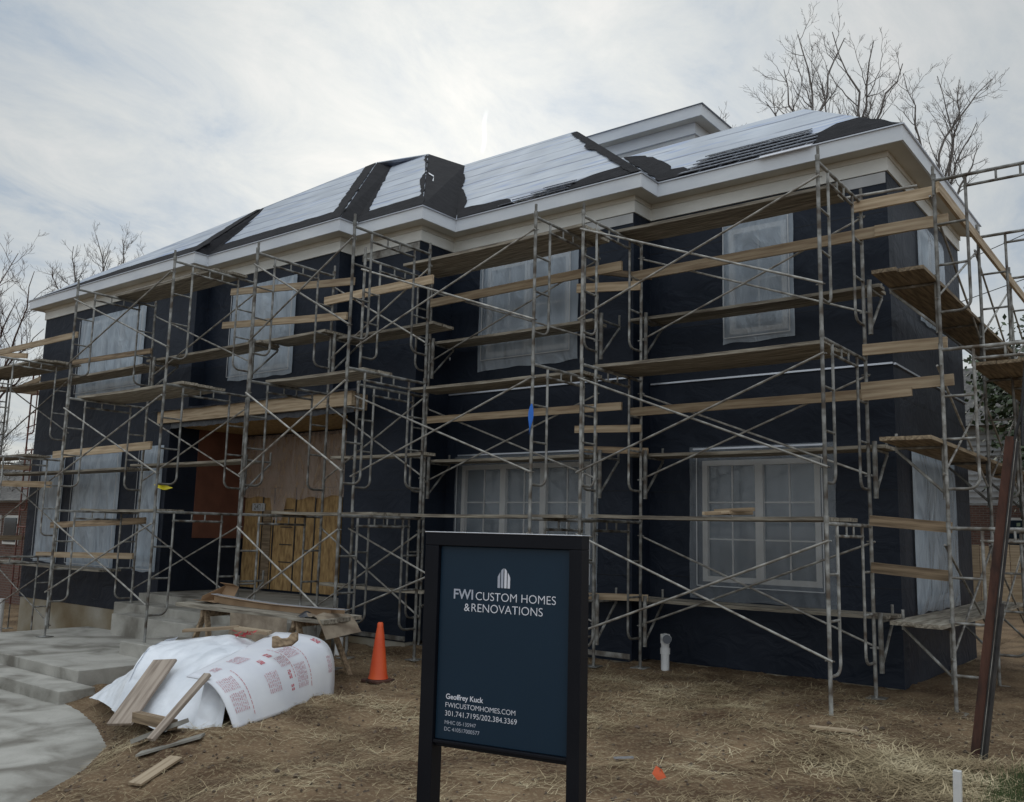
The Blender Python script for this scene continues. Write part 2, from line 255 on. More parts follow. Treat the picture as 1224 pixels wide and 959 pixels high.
# ------------------------------------------------------------ mesh helpers
class MB:
    def __init__(s): s.v = []; s.f = []; s.sm = []
    def add(s, vs, fs, smooth=False):
        o = len(s.v); s.v += [Vector(v) for v in vs]; s.f += [tuple(i + o for i in f) for f in fs]; s.sm += [smooth] * len(fs); return s
    def box(s, x0, x1, y0, y1, z0, z1):
        return s.add([(x0, y0, z0), (x1, y0, z0), (x1, y1, z0), (x0, y1, z0), (x0, y0, z1), (x1, y0, z1), (x1, y1, z1), (x0, y1, z1)],
                     [(0, 3, 2, 1), (4, 5, 6, 7), (0, 1, 5, 4), (1, 2, 6, 5), (2, 3, 7, 6), (3, 0, 4, 7)])
    def tube(s, p0, p1, r, n=8, r1=None, caps=True):
        p0 = Vector(p0); p1 = Vector(p1); d = (p1 - p0)
        if d.length < 1e-6: return s
        d.normalize(); a = d.orthogonal().normalized(); b = d.cross(a); r1 = r if r1 is None else r1
        vs = []
        for p, rr in ((p0, r), (p1, r1)):
            for i in range(n): t = 2 * math.pi * i / n; vs.append(p + (a * math.cos(t) + b * math.sin(t)) * rr)
        s.add(vs, [(i, (i + 1) % n, n + (i + 1) % n, n + i) for i in range(n)], True)
        if caps: s.add([v for v in vs[:n]], [tuple(reversed(range(n)))]); s.add([v for v in vs[n:]], [tuple(range(n))])
        return s
    def path(s, pts, r, n=8):
        for a, b in zip(pts[:-1], pts[1:]): s.tube(a, b, r, n)
        return s
    def bar(s, p0, p1, wd, th, upv=(0, 0, 1)):      # board from p0 to p1; wd along upv, th sideways
        p0 = Vector(p0); p1 = Vector(p1); d = (p1 - p0).normalized(); u_ = Vector(upv); u_ = (u_ - d * u_.dot(d)).normalized(); sd_ = d.cross(u_)
        vs = []
        for p in (p0, p1):
            for a, b in ((-1, -1), (1, -1), (1, 1), (-1, 1)): vs.append(p + u_ * wd / 2 * a + sd_ * th / 2 * b)
        return s.add(vs, [(0, 1, 2, 3), (7, 6, 5, 4), (0, 4, 5, 1), (1, 5, 6, 2), (2, 6, 7, 3), (3, 7, 4, 0)])
    def slab(s, pts, thick):                         # polygon extruded along its own normal (downwards)
        P = [Vector(p) for p in pts]; nrm = Vector((0, 0, 0))
        for i in range(len(P)): nrm += (P[i] - P[0]).cross(P[(i + 1) % len(P)] - P[0])
        nrm.normalize()
        if nrm.z < 0: P.reverse(); nrm = -nrm
        k = len(P); vs = P + [p - nrm * thick for p in P]
        return s.add(vs, [tuple(range(k)), tuple(reversed(range(k, 2 * k)))] + [(i, i + k, (i + 1) % k + k, (i + 1) % k) for i in range(k)])
    def mesh(s, name, origin=(0, 0, 0), mt=None):
        me = bpy.data.meshes.new(name); o = Vector(origin)
        me.from_pydata([v - o for v in s.v], [], s.f); me.polygons.foreach_set('use_smooth', s.sm)
        if mt: me.materials.append(M[mt] if isinstance(mt, str) else mt)
        me.update(); return me
    def build(s, name, mt, parent=None, origin=None):
        o = Vector(parent['o3']) if parent is not None else Vector(origin or (0, 0, 0))
        ob = bpy.data.objects.new(name, s.mesh(name, o, mt)); col.objects.link(ob)
        if parent is not None: ob.parent = parent; ob['o3'] = tuple(o)
        else: ob.location = o; ob['o3'] = tuple(o)
        return ob
def tag(o, label=None, cat=None, group=None, kind=None):
    for k, v in (('label', label), ('category', cat), ('group', group), ('kind', kind)):
        if v: o[k] = v
    return o
def thing(name, label, cat, loc, group=None):
    o = bpy.data.objects.new(name, None); o.empty_display_size = .3; o.location = loc; o['o3'] = tuple(loc); col.objects.link(o)
    return tag(o, label, cat, group)
def place(name, me, parent, loc, rz=0.):   # mesh copy as a part (parent unrotated)
    ob = bpy.data.objects.new(name, me); col.objects.link(ob); ob.parent = parent; ob.location = Vector(loc) - Vector(parent['o3']); ob.rotation_euler = (0, 0, rz); return ob
def board(name, p0, p1, wd, th, mt, upv=(0, 0, 1), parent=None, label=None, cat=None, group=None, wavy=0.0):
    """A board whose local X runs along its length so that the grain does too."""
    p0 = Vector(p0); p1 = Vector(p1); L = (p1 - p0).length; d = (p1 - p0).normalized(); u_ = Vector(upv); u_ = (u_ - d * u_.dot(d)).normalized(); s_ = u_.cross(d)
    b = MB(); k = 6; rnd = random.random() * 50
    rings = []
    for i in range(k + 1):
        x = L * i / k; sag = wavy * math.sin(math.pi * i / k) + .003 * (noise.noise((x * 1.3, rnd, 0)))
        rings += [(x, -th / 2, -wd / 2 + sag), (x, th / 2, -wd / 2 + sag), (x, th / 2, wd / 2 + sag), (x, -th / 2, wd / 2 + sag)]
    fs = [(0, 3, 2, 1), (4 * k, 4 * k + 1, 4 * k + 2, 4 * k + 3)]
    for i in range(k):
        a = 4 * i; fs += [(a + j, a + (j + 1) % 4, a + 4 + (j + 1) % 4, a + 4 + j) for j in range(4)]
    b.add(rings, fs)
    ob = bpy.data.objects.new(name, b.mesh(name, (0, 0, 0), mt)); col.objects.link(ob)
    mw = Matrix((d, s_, u_)).transposed().to_4x4(); mw.translation = p0
    if parent is not None:
        ob.parent = parent; mw.translation = p0 - Vector(parent['o3'])
    ob.matrix_local = mw if parent is not None else mw
    if parent is None: ob.matrix_world = mw
    ob['o3'] = tuple(p0)
    if label: tag(ob, label, cat, group)
    return ob

# ------------------------------------------------------------ ground
PATH = [(-14.5, -5.7), (-8.75, -5.95), (-7.95, -6.1), (-7.1, -6.35), (-6.04, -6.78), (-5.3, -7.4), (-4.69, -8.16), (-3.9, -9.2), (-3.2, -10.4), (-4.6, -14), (-14.5, -14)]
LAND = (-12.3, -9.05, -5.6, -3.0)          # landing x0 x1 y0 y1
CTRL = [(0, 0, 0), (-3.2, 0, 0), (-4, -.5, 0), (-7.3, -1.3, -.03), (-3.5, -1.3, -.03), (-7.3, -2.4, -.1), (-6.9, -3, -.1), (-12.87, -4.3, -.3), (-12.9, -2.8, -.33), (-14.5, -2, -.48), (-16, -2, -.65),
        (-19.5, -2, -1.0), (-19.5, -6, -1.1), (-16, -5, -.72), (-13.5, -5.6, -.5), (-8.6, -5.8, -.42), (-7.5, -5.6, -.33), (-6.4, -6.2, -.3), (-5.6, -6.9, -.3), (-4.9, -7.6, -.34), (-4.4, -8.4, -.42), (-3.6, -9.5, -.42),
        (-4.6, -6.6, -.14), (-4.9, -4.7, -.06), (-6, -3.6, -.04), (0, -3, 0), (1.3, -3, -.05), (-.3, -5.6, -.05), (.9, -8.5, .02), (-1.5, -7.5, -.04), (3.1, -11.9, .15), (6, -4, 0), (1, 3, 0), (1, 7, -.05), (-2.6, -9.8, -.22),
        (-10, -16, -.6), (30, 0, 0), (0, 25, 0), (-30, 20, -.9), (-30, -10, -1.2), (20, -30, 0), (-8, -3.4, -.12), (-.2, -2.4, 0.02), (2.1, -2.2, -.06)]
def inpoly(x, y, P):
    c = False; j = len(P) - 1
    for i in range(len(P)):
        xi, yi = P[i]; xj, yj = P[j]
        if (yi > y) != (yj > y) and x < (xj - xi) * (y - yi) / (yj - yi) + xi: c = not c
        j = i
    return c
def pdist(x, y):
    b = 9.
    for i in range(len(PATH)):
        x0, y0 = PATH[i]; x1, y1 = PATH[(i + 1) % len(PATH)]; dx, dy = x1 - x0, y1 - y0; t = max(0, min(1, ((x - x0) * dx + (y - y0) * dy) / (dx * dx + dy * dy))); b = min(b, math.hypot(x - x0 - t * dx, y - y0 - t * dy))
    return b
def gbase(x, y):
    sw = sz = 0.
    for a, b, z in CTRL:
        d2 = (x - a) ** 2 + (y - b) ** 2 + .02; w_ = 1 / d2 ** 2; sw += w_; sz += w_ * z
    return sz / sw
def gz(x, y):
    z = gbase(x, y)
    if -16 < x < 8 and -13 < y < 10:
        z += .035 * noise.fractal((x * .9, y * .9, 3), .8, 2.2, 4) + .034 * noise.noise((x * 2.6 + 2, y * 5.0, 1)) + .020 * noise.noise((x * 9, y * 9, 5)) + .008 * noise.noise((x * 21, y * 21, 8))
    if -16 < x < -2 and y < -4.8:
        d = pdist(x, y); pz = path_z(x, y)
        if inpoly(x, y, PATH): z = pz + .012 - .09 * min(1, d / .16)
        elif d < .45: k = d / .45; k = k * k * (3 - 2 * k); z = (pz + .012) * (1 - k) + z * k
    if LAND[0] - .1 < x < LAND[1] + .03 and LAND[2] - .6 < y < 1: z = min(z, -.5)
    if -19.1 < x < -.15 and y > -.25 + (-1.4 if x < -7.2 else -.3 if x < -3.6 else .35): z = min(z, -.2)
    return z
def path_z(x, y): return -.50 + .004 * (x + 6)
def axis(lo, hi, step, far, mul=1.35):
    a = []; v = lo
    while v < hi: a.append(v); v += step
    a.append(hi); d = step; v = hi
    while v < far: d *= mul; v += d; a.append(v)
    d = step; v = lo
    while v > -far: d *= mul; v -= d; a.insert(0, v)
    return a
xs = axis(-10.0, 4.0, .062, 900); ys = axis(-9.6, 0.4, .062, 900)
g = MB(); vs = [(x, y, gz(x, y)) for y in ys for x in xs]; nx = len(xs)
g.add(vs, [(j * nx + i, j * nx + i + 1, (j + 1) * nx + i + 1, (j + 1) * nx + i) for j in range(len(ys) - 1) for i in range(nx - 1)], True)
tag(g.build('ground', 'dirt'), kind='structure')
# path of worn concrete with uneven edge
pp = []
for i, (x, y) in enumerate(PATH):
    x2, y2 = PATH[(i + 1) % len(PATH)]
    k = max(1, int(math.hypot(x2 - x, y2 - y) / .22))
    for j in range(k):
        a, b = x + (x2 - x) * j / k, y + (y2 - y) * j / k; pp.append((a, b, path_z(a, b)))
pth = MB().slab(pp, .08)
tag(pth.build('path', 'concrete'), kind='structure')

# ------------------------------------------------------------ entrance landing and steps
ls = thing('entrance_steps', 'pale concrete landing and steps leading up to the boarded entrance', 'steps', (-10.7, -4.2, -.5))
def bevel(ob, w_=.012):
    md = ob.modifiers.new('b', 'BEVEL'); md.width = w_; md.segments = 2; md.limit_method = 'ANGLE'; return ob
bevel(MB().box(-14.0, -9.05, -5.62, -2.95, -.75, -.20).build('landing', 'concrete', ls))
bevel(MB().box(-13.6, -8.55, -6.1, -5.625, -.75, -.35).build('step', 'concrete', ls))
bevel(MB().box(-10.15, -8.6, -4.45, -3.28, -.40, .0).build('step', 'concrete', ls))
bevel(MB().box(-12.6, -8.3, -3.275, -2.925, -.40, .16).build('step', 'concrete', ls))
bevel(MB().box(-13.2, -8.3, -2.92, -2.40, -.40, .31).build('step', 'concrete', ls))
bevel(MB().box(-13.28, -8.3, -2.395, -2.03, -.40, .45).build('step', 'concrete', ls))

# ------------------------------------------------------------ house
H = thing('house', 'two storey house under construction wrapped in dark membrane with white eaves and stepped facade', 'house', (-9, 2, 0))
ZW = 6.86; T = .22
SEC = [('E', -3.53, 0.0, 0.0), ('D', -7.18, -3.53, -.5), ('C', -8.80, -7.18, -1.33), ('B', -12.71, -8.80, -1.70), ('A', -19.16, -12.71, -2.0)]
def wall(x0, x1, y, holes=(), z0=0.0, z1=ZW, mt='wrap', th=T):
    b = MB(); X = sorted({x0, x1} | {h[0] for h in holes} | {h[1] for h in holes}); Z = sorted({z0, z1} | {h[2] for h in holes} | {h[3] for h in holes})
    X = [v for v in X if x0 <= v <= x1]; Z = [v for v in Z if z0 <= v <= z1]
    for i in range(len(X) - 1):
        for j in range(len(Z) - 1):
            cx, cz = (X[i] + X[i + 1]) / 2, (Z[j] + Z[j + 1]) / 2
            if any(h[0] < cx < h[1] and h[2] < cz < h[3] for h in holes): continue
            b.box(X[i], X[i + 1], y, y + th, Z[j], Z[j + 1])
    return b.build('wall', mt, H)
WIN = dict(Eu=(-2.22, -1.36, 4.66, 6.22), El=(-2.66, -.97, 1.16, 2.86), Du=(-6.36, -4.68, 4.66, 6.22), Dl=(-6.80, -4.25, 1.10, 2.86),
           Bu=(-11.78, -10.02, 4.66, 6.28), Au=(-17.2, -14.62, 4.70, 6.28), A1=(-18.50, -17.55, .95, 3.2), A2=(-16.9, -15.12, .92, 3.15), A3=(-14.18, -13.5, .92, 3.25))
wall(-3.53, 0, 0, [WIN['Eu'], WIN['El']]); wall(-7.18, -3.53, -.5, [WIN['Du'], WIN['Dl']]); wall(-8.80, -7.18, -1.33)
wall(-12.71, -8.80, -1.70, [WIN['Bu']], z0=4.03)
wall(-19.16, -12.71, -2.0, [WIN['Au']], z0=4.0)
wall(-19.16, -13.3, -2.0, [WIN['A1'], WIN['A2'], WIN['A3']], z1=4.0)
def xwall(x, y0, y1, z0=0., z1=ZW, mt='wrap_skylit', inward=-1, holes=()):
    b = MB(); a, c = (x - T, x) if inward < 0 else (x, x + T)
    Y = sorted({y0, y1} | {h[0] for h in holes} | {h[1] for h in holes}); Z = sorted({z0, z1} | {h[2] for h in holes} | {h[3] for h in holes})
    for i in range(len(Y) - 1):
        for j in range(len(Z) - 1):
            cy, cz = (Y[i] + Y[i + 1]) / 2, (Z[j] + Z[j + 1]) / 2
            if any(h[0] < cy < h[1] and h[2] < cz < h[3] for h in holes): continue
            b.box(a, c, Y[i], Y[i + 1], Z[j], Z[j + 1])
    return b.build('wall', mt, H)
SWU = (1.52, 2.75, 5.0, 6.3); SWL = (.75, 3.75, 1.0, 2.95)
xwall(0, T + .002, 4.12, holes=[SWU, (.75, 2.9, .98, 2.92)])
SWL = (.75, 2.9, .98, 2.92)
xwall(-3.53, -.28 + .002, -.002, mt='wrap'); xwall(-7.18, -1.11 + .002, -.502, mt='wrap'); xwall(-8.80, -1.48 + .002, -1.332, z0=4.03, mt='wrap'); xwall(-12.71, -1.78 + .002, -1.702, z0=4.0, mt='wrap')
xwall(-19.16, -1.778, 8.2, inward=1, z0=-1.2, mt='wrap'); MB().box(-19.16, -3.6, 8.0, 8.2, -.5, ZW).build('wall', 'wrap', H); MB().box(-3.53, -.222, 3.9, 4.12, 0, ZW).build('wall', 'wrap', H); xwall(-3.55, 4.13, 7.99, mt='wrap')
# recessed entrance
MB().box(-13.52, -13.3, -1.778, 0.1, 0.3, 4.0).build('wall', 'wrap', H)
MB().box(-13.298, -13.27, -1.34, -.12, 1.5, 3.72).build('sheathing', 'zip', H)
MB().box(-13.3, -8.8, -.1, .1, .3, 4.0).build('wall', 'wrap', H)
MB().box(-8.80, -8.58, -1.1, -.11, .3, 4.0).build('wall', 'wrap', H)
MB().box(-13.3, -8.8, -2.02, .0, -.4, .449).build('porch_floor', 'concrete', H)
d_ = thing  # noqa
dr = MB().box(-13.24, -10.2, -.15, -.102, .5, 2.55).build('boarded_door', 'osb', H)
for x0 in (-12.62, -12.25, -11.55, -10.95): MB().box(x0, x0 + .03, -.165, -.152, .5, 2.55).build('seam', 'darkiron', dr)
for k in range(4): MB().box(-12.0, -11.62, -.162, -.152, 1.05 + .35 * k, 1.07 + .35 * k).build('pencil_mark', 'darkiron', dr)
MB().box(-12.55, -12.3, -.175, -.152, .5, 2.1).build('lumber_strip', 'lumber_old', dr)
MB().box(-13.24, -10.2, -.16, -.102, 2.56, 3.6).build('sheathing', 'osb', H)
hn = MB().box(-12.93, -12.52, -.19, -.17, 2.08, 2.24).build('house_number_plate', 'siding', dr)
def text(body, width, mt, parent, loc, rz, name, bold=0.0, anchor='LEFT', th=.0008):
    cu = bpy.data.curves.new('t', 'FONT'); cu.body = body; cu.size = 1; cu.extrude = 0; cu.offset = bold; cu.align_x = 'LEFT'
    to = bpy.data.objects.new('t', cu); col.objects.link(to); bpy.context.view_layer.update()
    me = bpy.data.meshes.new_from_object(to.evaluated_get(bpy.context.evaluated_depsgraph_get())); bpy.data.objects.remove(to)
    xsv = [v.co.x for v in me.vertices]; x0, x1 = min(xsv), max(xsv); s_ = width / (x1 - x0)
    for v in me.vertices: v.co = Vector(((v.co.x - x0) * s_, 0, v.co.y * s_))
    me.materials.clear(); me.materials.append(M[mt]); me.name = name
    ob = bpy.data.objects.new(name, me); col.objects.link(ob); ob.parent = parent; ob.location = Vector(loc) - Vector(parent['o3']); ob.rotation_euler = (0, 0, rz); ob['o3'] = tuple(loc)
    return ob
text('2431', .30, 'steel', hn, (-12.875, -.192, 2.11), 0, 'house_number', bold=.02)
# ragged dusty film over the upper half of the entrance
fm = MB(); cols_ = 26; rows = 8; vv = []
for i in range(cols_ + 1):
    x = -13.26 + 3.5 * i / cols_; low = 2.35 + .22 * noise.noise((x * 1.7, 1, 1)) - (.45 if abs(x + 12.05) < .25 else 0)
    for j in range(rows + 1):
        z = low + (3.66 - low) * j / rows; vv.append((x, -.21 + .03 * noise.noise((x * 2.3, z * 1.2, 2)), z))
fm.add(vv, [(i * (rows + 1) + j, (i + 1) * (rows + 1) + j, (i + 1) * (rows + 1) + j + 1, i * (rows + 1) + j + 1) for i in range(cols_) for j in range(rows)], True)
fm.build('plastic_sheet', 'film_pink', H)
# portico roof
po = MB().box(-13.7, -7.9, -2.06, -1.98, 3.77, 4.01).build('portico_beam', 'lumber', H)
MB().box(-13.7, -7.9, -1.978, -1.71, 3.72, 3.98).build('portico_deck', 'lumber_old', po)
MB().box(-13.28, -8.82, -1.705, -.12, 3.70, 3.74).build('portico_ceiling', 'osb', po)
mb = MB(); vs = []
for i in range(49):
    x = -13.9 + 6.2 * i / 48; s1 = .02 * noise.noise((x * 3, 0, 0)); s2 = .05 * noise.noise((x * 4, 3, 0))
    vs += [(x, -1.72, 4.10 + s1), (x, -2.09, 4.035 + s1), (x, -2.12, 4.0 + s2 * .8)]
mb.add(vs, [(3 * i + j, 3 * i + 3 + j, 3 * i + 4 + j, 3 * i + 1 + j) for i in range(48) for j in range(2)], True); mb.build('roof_membrane', 'membrane', po)
mb = MB(); vs = []
for i in range(49):
    x = -13.6 + 5.7 * i / 48; s2 = .05 * noise.noise((x * 4, 7, 0))
    vs += [(x, -1.99, 3.765), (x, -2.0, 3.66 + s2)]
mb.add(vs, [(2 * i, 2 * i + 2, 2 * i + 3, 2 * i + 1) for i in range(48)], True); mb.build('membrane_skirt', 'membrane', po)
MB().box(-13.55, -13.32, -1.99, -1.6, .0, 3.7)
# foundation
fo = MB(); fo.box(-19.12, -13.32, -1.98, -1.7, -1.6, -.002); fo.box(-13.34, -8.82, -1.96, -1.7, -1., -.002); fo.box(-8.78, -7.2, -1.31, -1.1, -1, -.002); fo.box(-7.16, -3.55, -.48, -.2, -1, -.002); fo.box(-3.5, -.02, .02, .3, -1, -.002); fo.box(-.3, -.02, .3, 4.1, -1, -.002)
fo.build('foundation', 'found', H)
MB().box(-8.4, -7.18, -1.352, -1.333, .02, .09).build('base_flashing', 'steel_light', H)
MB().box(-4.3, -3.55, -.522, -.503, .04, .11).build('base_flashing', 'steel_light', H)
# metal ledges between the storeys and over windows
for x0, x1, y, z in ((-3.5, -.0, 0, 4.04), (-7.15, -3.55, -.5, 4.08), (-2.8, -.9, 0, 3.03), (-6.9, -4.1, -.5, 3.03)):
    MB().box(x0, x1, y - .035, y - .003, z - .012, z + .012).build('flashing', 'metal_edge', H)
MB().box(.003, .035, 0, 4.1, 4.02, 4.045).build('flashing', 'metal_edge', H)
MB().box(-.62, -.01, -.012, -.003, 6.46, 6.61).build('flashing_tape', 'siding', H); MB().box(-5.3, -3.54, -.512, -.503, 6.46, 6.61).build('flashing_tape', 'siding', H)
MB().box(-8.6, -7.2, -1.342, -1.333, 6.48, 6.61).build('flashing_tape', 'steel_light', H)
# frieze boards, soffit, fascia
o = .27; fr = MB(); cap = MB()
steps = [(0.0, 4.12, 'y'), ]
outline = [(0, 4.12), (0, 0), (-3.53, 0), (-3.53, -.5), (-7.18, -.5), (-7.18, -1.33), (-8.80, -1.33), (-8.80, -1.70), (-12.71, -1.70), (-12.71, -2.0), (-19.16, -2.0), (-19.16, 8.2)]
def off_outline(d):
    X = {0: d, -3.53: -3.53 + d, -7.18: -7.18 + d, -8.80: -8.80 + d, -12.71: -12.71 + d, -19.16: -19.16 - d}
    r = []
    for i, (x, y) in enumerate(outline):
        r.append((X[x], y + d if i in (0, len(outline) - 1) else y - d))
    return r
def ribbon(pts_in, pts_out, z0, z1, closed_box=True):
    b = MB(); k = len(pts_in); vs = []
    for (a, b_), (c, d) in zip(pts_in, pts_out): vs += [(a, b_, z0), (c, d, z0), (c, d, z1), (a, b_, z1)]
    fs = [(0, 3, 2, 1), (4 * k - 4, 4 * k - 3, 4 * k - 2, 4 * k - 1)]
    for i in range(k - 1):
        a = 4 * i; fs += [(a + j, a + (j + 1) % 4, a + 4 + (j + 1) % 4, a + 4 + j) for j in range(4)]
    b.add(vs, fs); return b
ribbon(off_outline(.002), off_outline(.028), 6.62, 6.80).build('frieze', 'white_trim', H)
ribbon(off_outline(.002), off_outline(.045), 6.802, 6.875).build('frieze', 'soffit', H)
ribbon(off_outline(.0), off_outline(o), 6.878, 6.90).build('soffit', 'soffit', H)
ribbon(off_outline(o + .002), off_outline(o + .03), 6.868, 7.07).build('fascia', 'fascia', H)
ribbon(off_outline(o + .002), off_outline(o + .055), 7.072, 7.088).build('drip_edge', 'metal_edge', H)

# roof ---------------------------------------------------------
Ap = Vector((-14.75, .86, 9.445)); Bp = Vector((-12.43, 2.42, 10.61)); Cp = Vector((-11.1, 2.81, 10.63)); Dp = Vector((-7.08, 3.1, 10.24)); Ep = Vector((-1.65, 1.6, 8.6))
rf = MB().slab([(-19.46, -2.3, 7.09), (-12.41, -2.3, 7.09), Ap], .03).build('roof', 'underlay', H)
def rplane(pts, mt='underlay', nm='roof_plane', th=.03): return MB().slab(pts, th).build(nm, mt, rf)
rplane([(-13.2, -2.0, 7.09), (-8.5, -2.0, 7.09), Bp, Ap + Vector((0, 0, -.02))])
rplane([(-9.6, -1.63, 7.09), (-6.88, -1.63, 7.09), Cp, (-12.45, 2.81, 10.63)])
rplane([(-8.4, -.8, 7.09), (-3.23, -.8, 7.09), Dp, (-11.2, 3.1, 10.24)])
rplane([(-5.1, -.3, 7.09), (.3, -.3, 7.09), Ep, (-5.6, 1.6, 8.6)])
rplane([(.3, -.3, 7.09), (.3, 4.3, 7.09), (-1.65, 2.4, 8.6), Ep], 'felt')
rplane([(.3, 4.3, 7.09), (-5.0, 4.3, 7.09), (-5.6, 2.4, 8.6), (-1.65, 2.4, 8.6)], 'felt')
rplane([(-1.65, 2.4, 8.6), (-5.6, 2.4, 8.6), (-5.6, 1.6, 8.6), Ep], 'felt')
rplane([(-3.23, -.8, 7.09), (-3.23, 8.4, 7.09), Dp], 'underlay')
rplane([(-6.88, -1.63, 7.09), (-6.88, -.75, 7.09), (-10.1, 3.0, 10.16), Cp], 'felt')
rplane([(-8.5, -2.0, 7.09), (-8.5, -1.55, 7.09), (-12.35, 2.84, 10.66), Bp], 'felt')
rplane([(-12.41, -2.3, 7.09), (-12.41, -1.9, 7.09), (-14.60, .93, 9.43), Ap], 'felt')
rplane([(-19.46, -2.3, 7.09), Bp, (-19.46, 8.4, 7.09)], 'underlay')
rplane([Bp, Cp, (-11.1, 8.4, 7.05), (-19.46, 8.4, 7.09)], 'underlay')
rplane([(-11.2, 3.1, 10.22), Dp, (-3.23, 8.4, 7.09), (-11.2, 8.4, 7.09)], 'underlay')
def plane_of(a, b, c):
    a = Vector(a); n_ = (Vector(b) - a).cross(Vector(c) - a).normalized(); return a, n_ if n_.z > 0 else -n_
PL = dict(A=plane_of((-19.46, -2.3, 7.09), (-12.41, -2.3, 7.09), Bp), B=plane_of((-12.41, -2.0, 7.09), (-8.5, -2.0, 7.09), Bp),
          C=plane_of((-8.5, -1.63, 7.09), (-6.88, -1.63, 7.09), Cp), D=plane_of((-6.88, -.8, 7.09), (-3.23, -.8, 7.09), Dp), E=plane_of((-3.23, -.3, 7.09), (.3, -.3, 7.09), Ep))
EAVE = dict(A=-2.3, B=-2.0, C=-1.63, D=-.8, E=-.3)
def onroof(k, x, y, off): a, n_ = PL[k]; return Vector((x, y, a.z - ((x - a.x) * n_.x + (y - a.y) * n_.y) / n_.z)) + n_ * off
FELT = [
 ('A', [(-19.3, -2.3), (-12.42, -2.3), (-12.7, -1.75), (-16.1, -1.78)]),
 ('A', [(-12.42, -2.3), (-12.98, -2.1), (-14.563, .131), (-14.853, .78), (-14.6, .70), (-12.42, -2.22)]),
 ('B', [(-13.0, -2.0), (-8.51, -2.0), (-8.9, -1.5), (-11.4, -1.45), (-13.2, -1.5)]),
 ('B', [(-12.6, -1.95), (-14.5, .68), (-14.30, .70), (-13.6, -.3), (-12.75, -1.45), (-12.3, -1.95)]),
 ('B', [(-9.0, -1.98), (-8.51, -2.0), (-12.35, 2.30), (-12.6, 2.20), (-9.3, -1.45)]),
 ('C', [(-8.45, -1.62), (-6.9, -1.62), (-7.5, -1.0), (-8.853, -1.04), (-12.3, 2.78), (-12.45, 2.78), (-9.6, -.5)]),
 ('C', [(-7.3, -1.5), (-6.90, -1.6), (-11.05, 2.74), (-10.97, 2.56), (-9.29, .888), (-8.85, .283), (-7.65, -.88)]),
 ('D', [(-6.86, -.79), (-5.6, -.79), (-6.06, -.42), (-7.12, -.31), (-7.66, .345), (-8.37, 1.01), (-9.08, 1.88), (-9.84, 2.59), (-10.04, 2.86), (-10.2, 2.9)]),
 ('D', [(-4.6, -.79), (-3.26, -.79), (-3.84, -.30), (-4.38, -.36), (-4.75, -.55)]),
 ('E', [(-3.2, -.29), (-2.62, -.29), (-3.0, .1), (-3.25, .15), (-3.45, .45), (-4.08, 1.08), (-4.48, 1.35), (-4.95, 1.55)]),
 ('E', [(-.85, -.29), (.27, -.29), (-.43, .38), (-.74, .35), (-1.05, .04)]),
]
for kk, (k, pts) in enumerate(FELT):
    P = []
    for i, (x, y) in enumerate(pts):
        x2, y2 = pts[(i + 1) % len(pts)]; n_ = max(1, int(math.hypot(x2 - x, y2 - y) / .16)); eave = abs(y - EAVE[k]) < .05 and abs(y2 - EAVE[k]) < .05
        for j in range(n_):
            a, b = x + (x2 - x) * j / n_, y + (y2 - y) * j / n_
            if not eave and j: a += .05 * noise.noise((a * 7, b * 7, kk)); b += .05 * noise.noise((a * 7, b * 7, kk + 40))
            P.append(onroof(k, a, max(b, EAVE[k] + .004), .014 + .002 * (kk % 5)))
    MB().slab(P, .010).build('felt_strip', 'felt', rf)
# felt on the right-hand side of the middle block
MB().slab([Vector((-3.23, -.74, 7.15)) + Vector((.012, 0, .01)), Vector((-3.23, -.2, 7.13)) + Vector((.012, 0, .01)), Vector((-5.3, 1.6, 8.83)), Vector((-6.95, 2.95, 10.18)), Vector((-6.95, 2.9, 10.18))], .006)
def side_d(x, y): return Vector((x, y, 7.09 + (-3.23 - x) * (10.24 - 7.09) / (7.08 - 3.23))) + Vector((.012, 0, .016))
MB().slab([side_d(-3.25, -.72), side_d(-3.25, .1), side_d(-5.3, 2.05), side_d(-6.3, 2.75), side_d(-6.98, 3.05)], .006).build('felt_strip', 'felt', rf)
hipc = []
for i in range(25):
    t = i / 25.2; hx, hy = -3.23 + (-7.08 + 3.23) * t, -.8 + 3.9 * t; hipc.append((hx, hy, .17 + .06 * noise.noise((t * 17, 2, 0)) + (.1 if .5 < t < .62 else 0)))
P = [onroof('D', x - .004, max(y, -.79), .03) for x, y, w8 in hipc] + [onroof('D', x - w8, max(y - .0, -.79), .03) for x, y, w8 in reversed(hipc)]
hb_ = MB(); kk = len(hipc); hb_.add(P[:kk] + P[kk:], [(i, i + 1, 2 * kk - 2 - i, 2 * kk - 1 - i) for i in range(kk - 1)]); hb_.build('felt_strip', 'felt', rf)
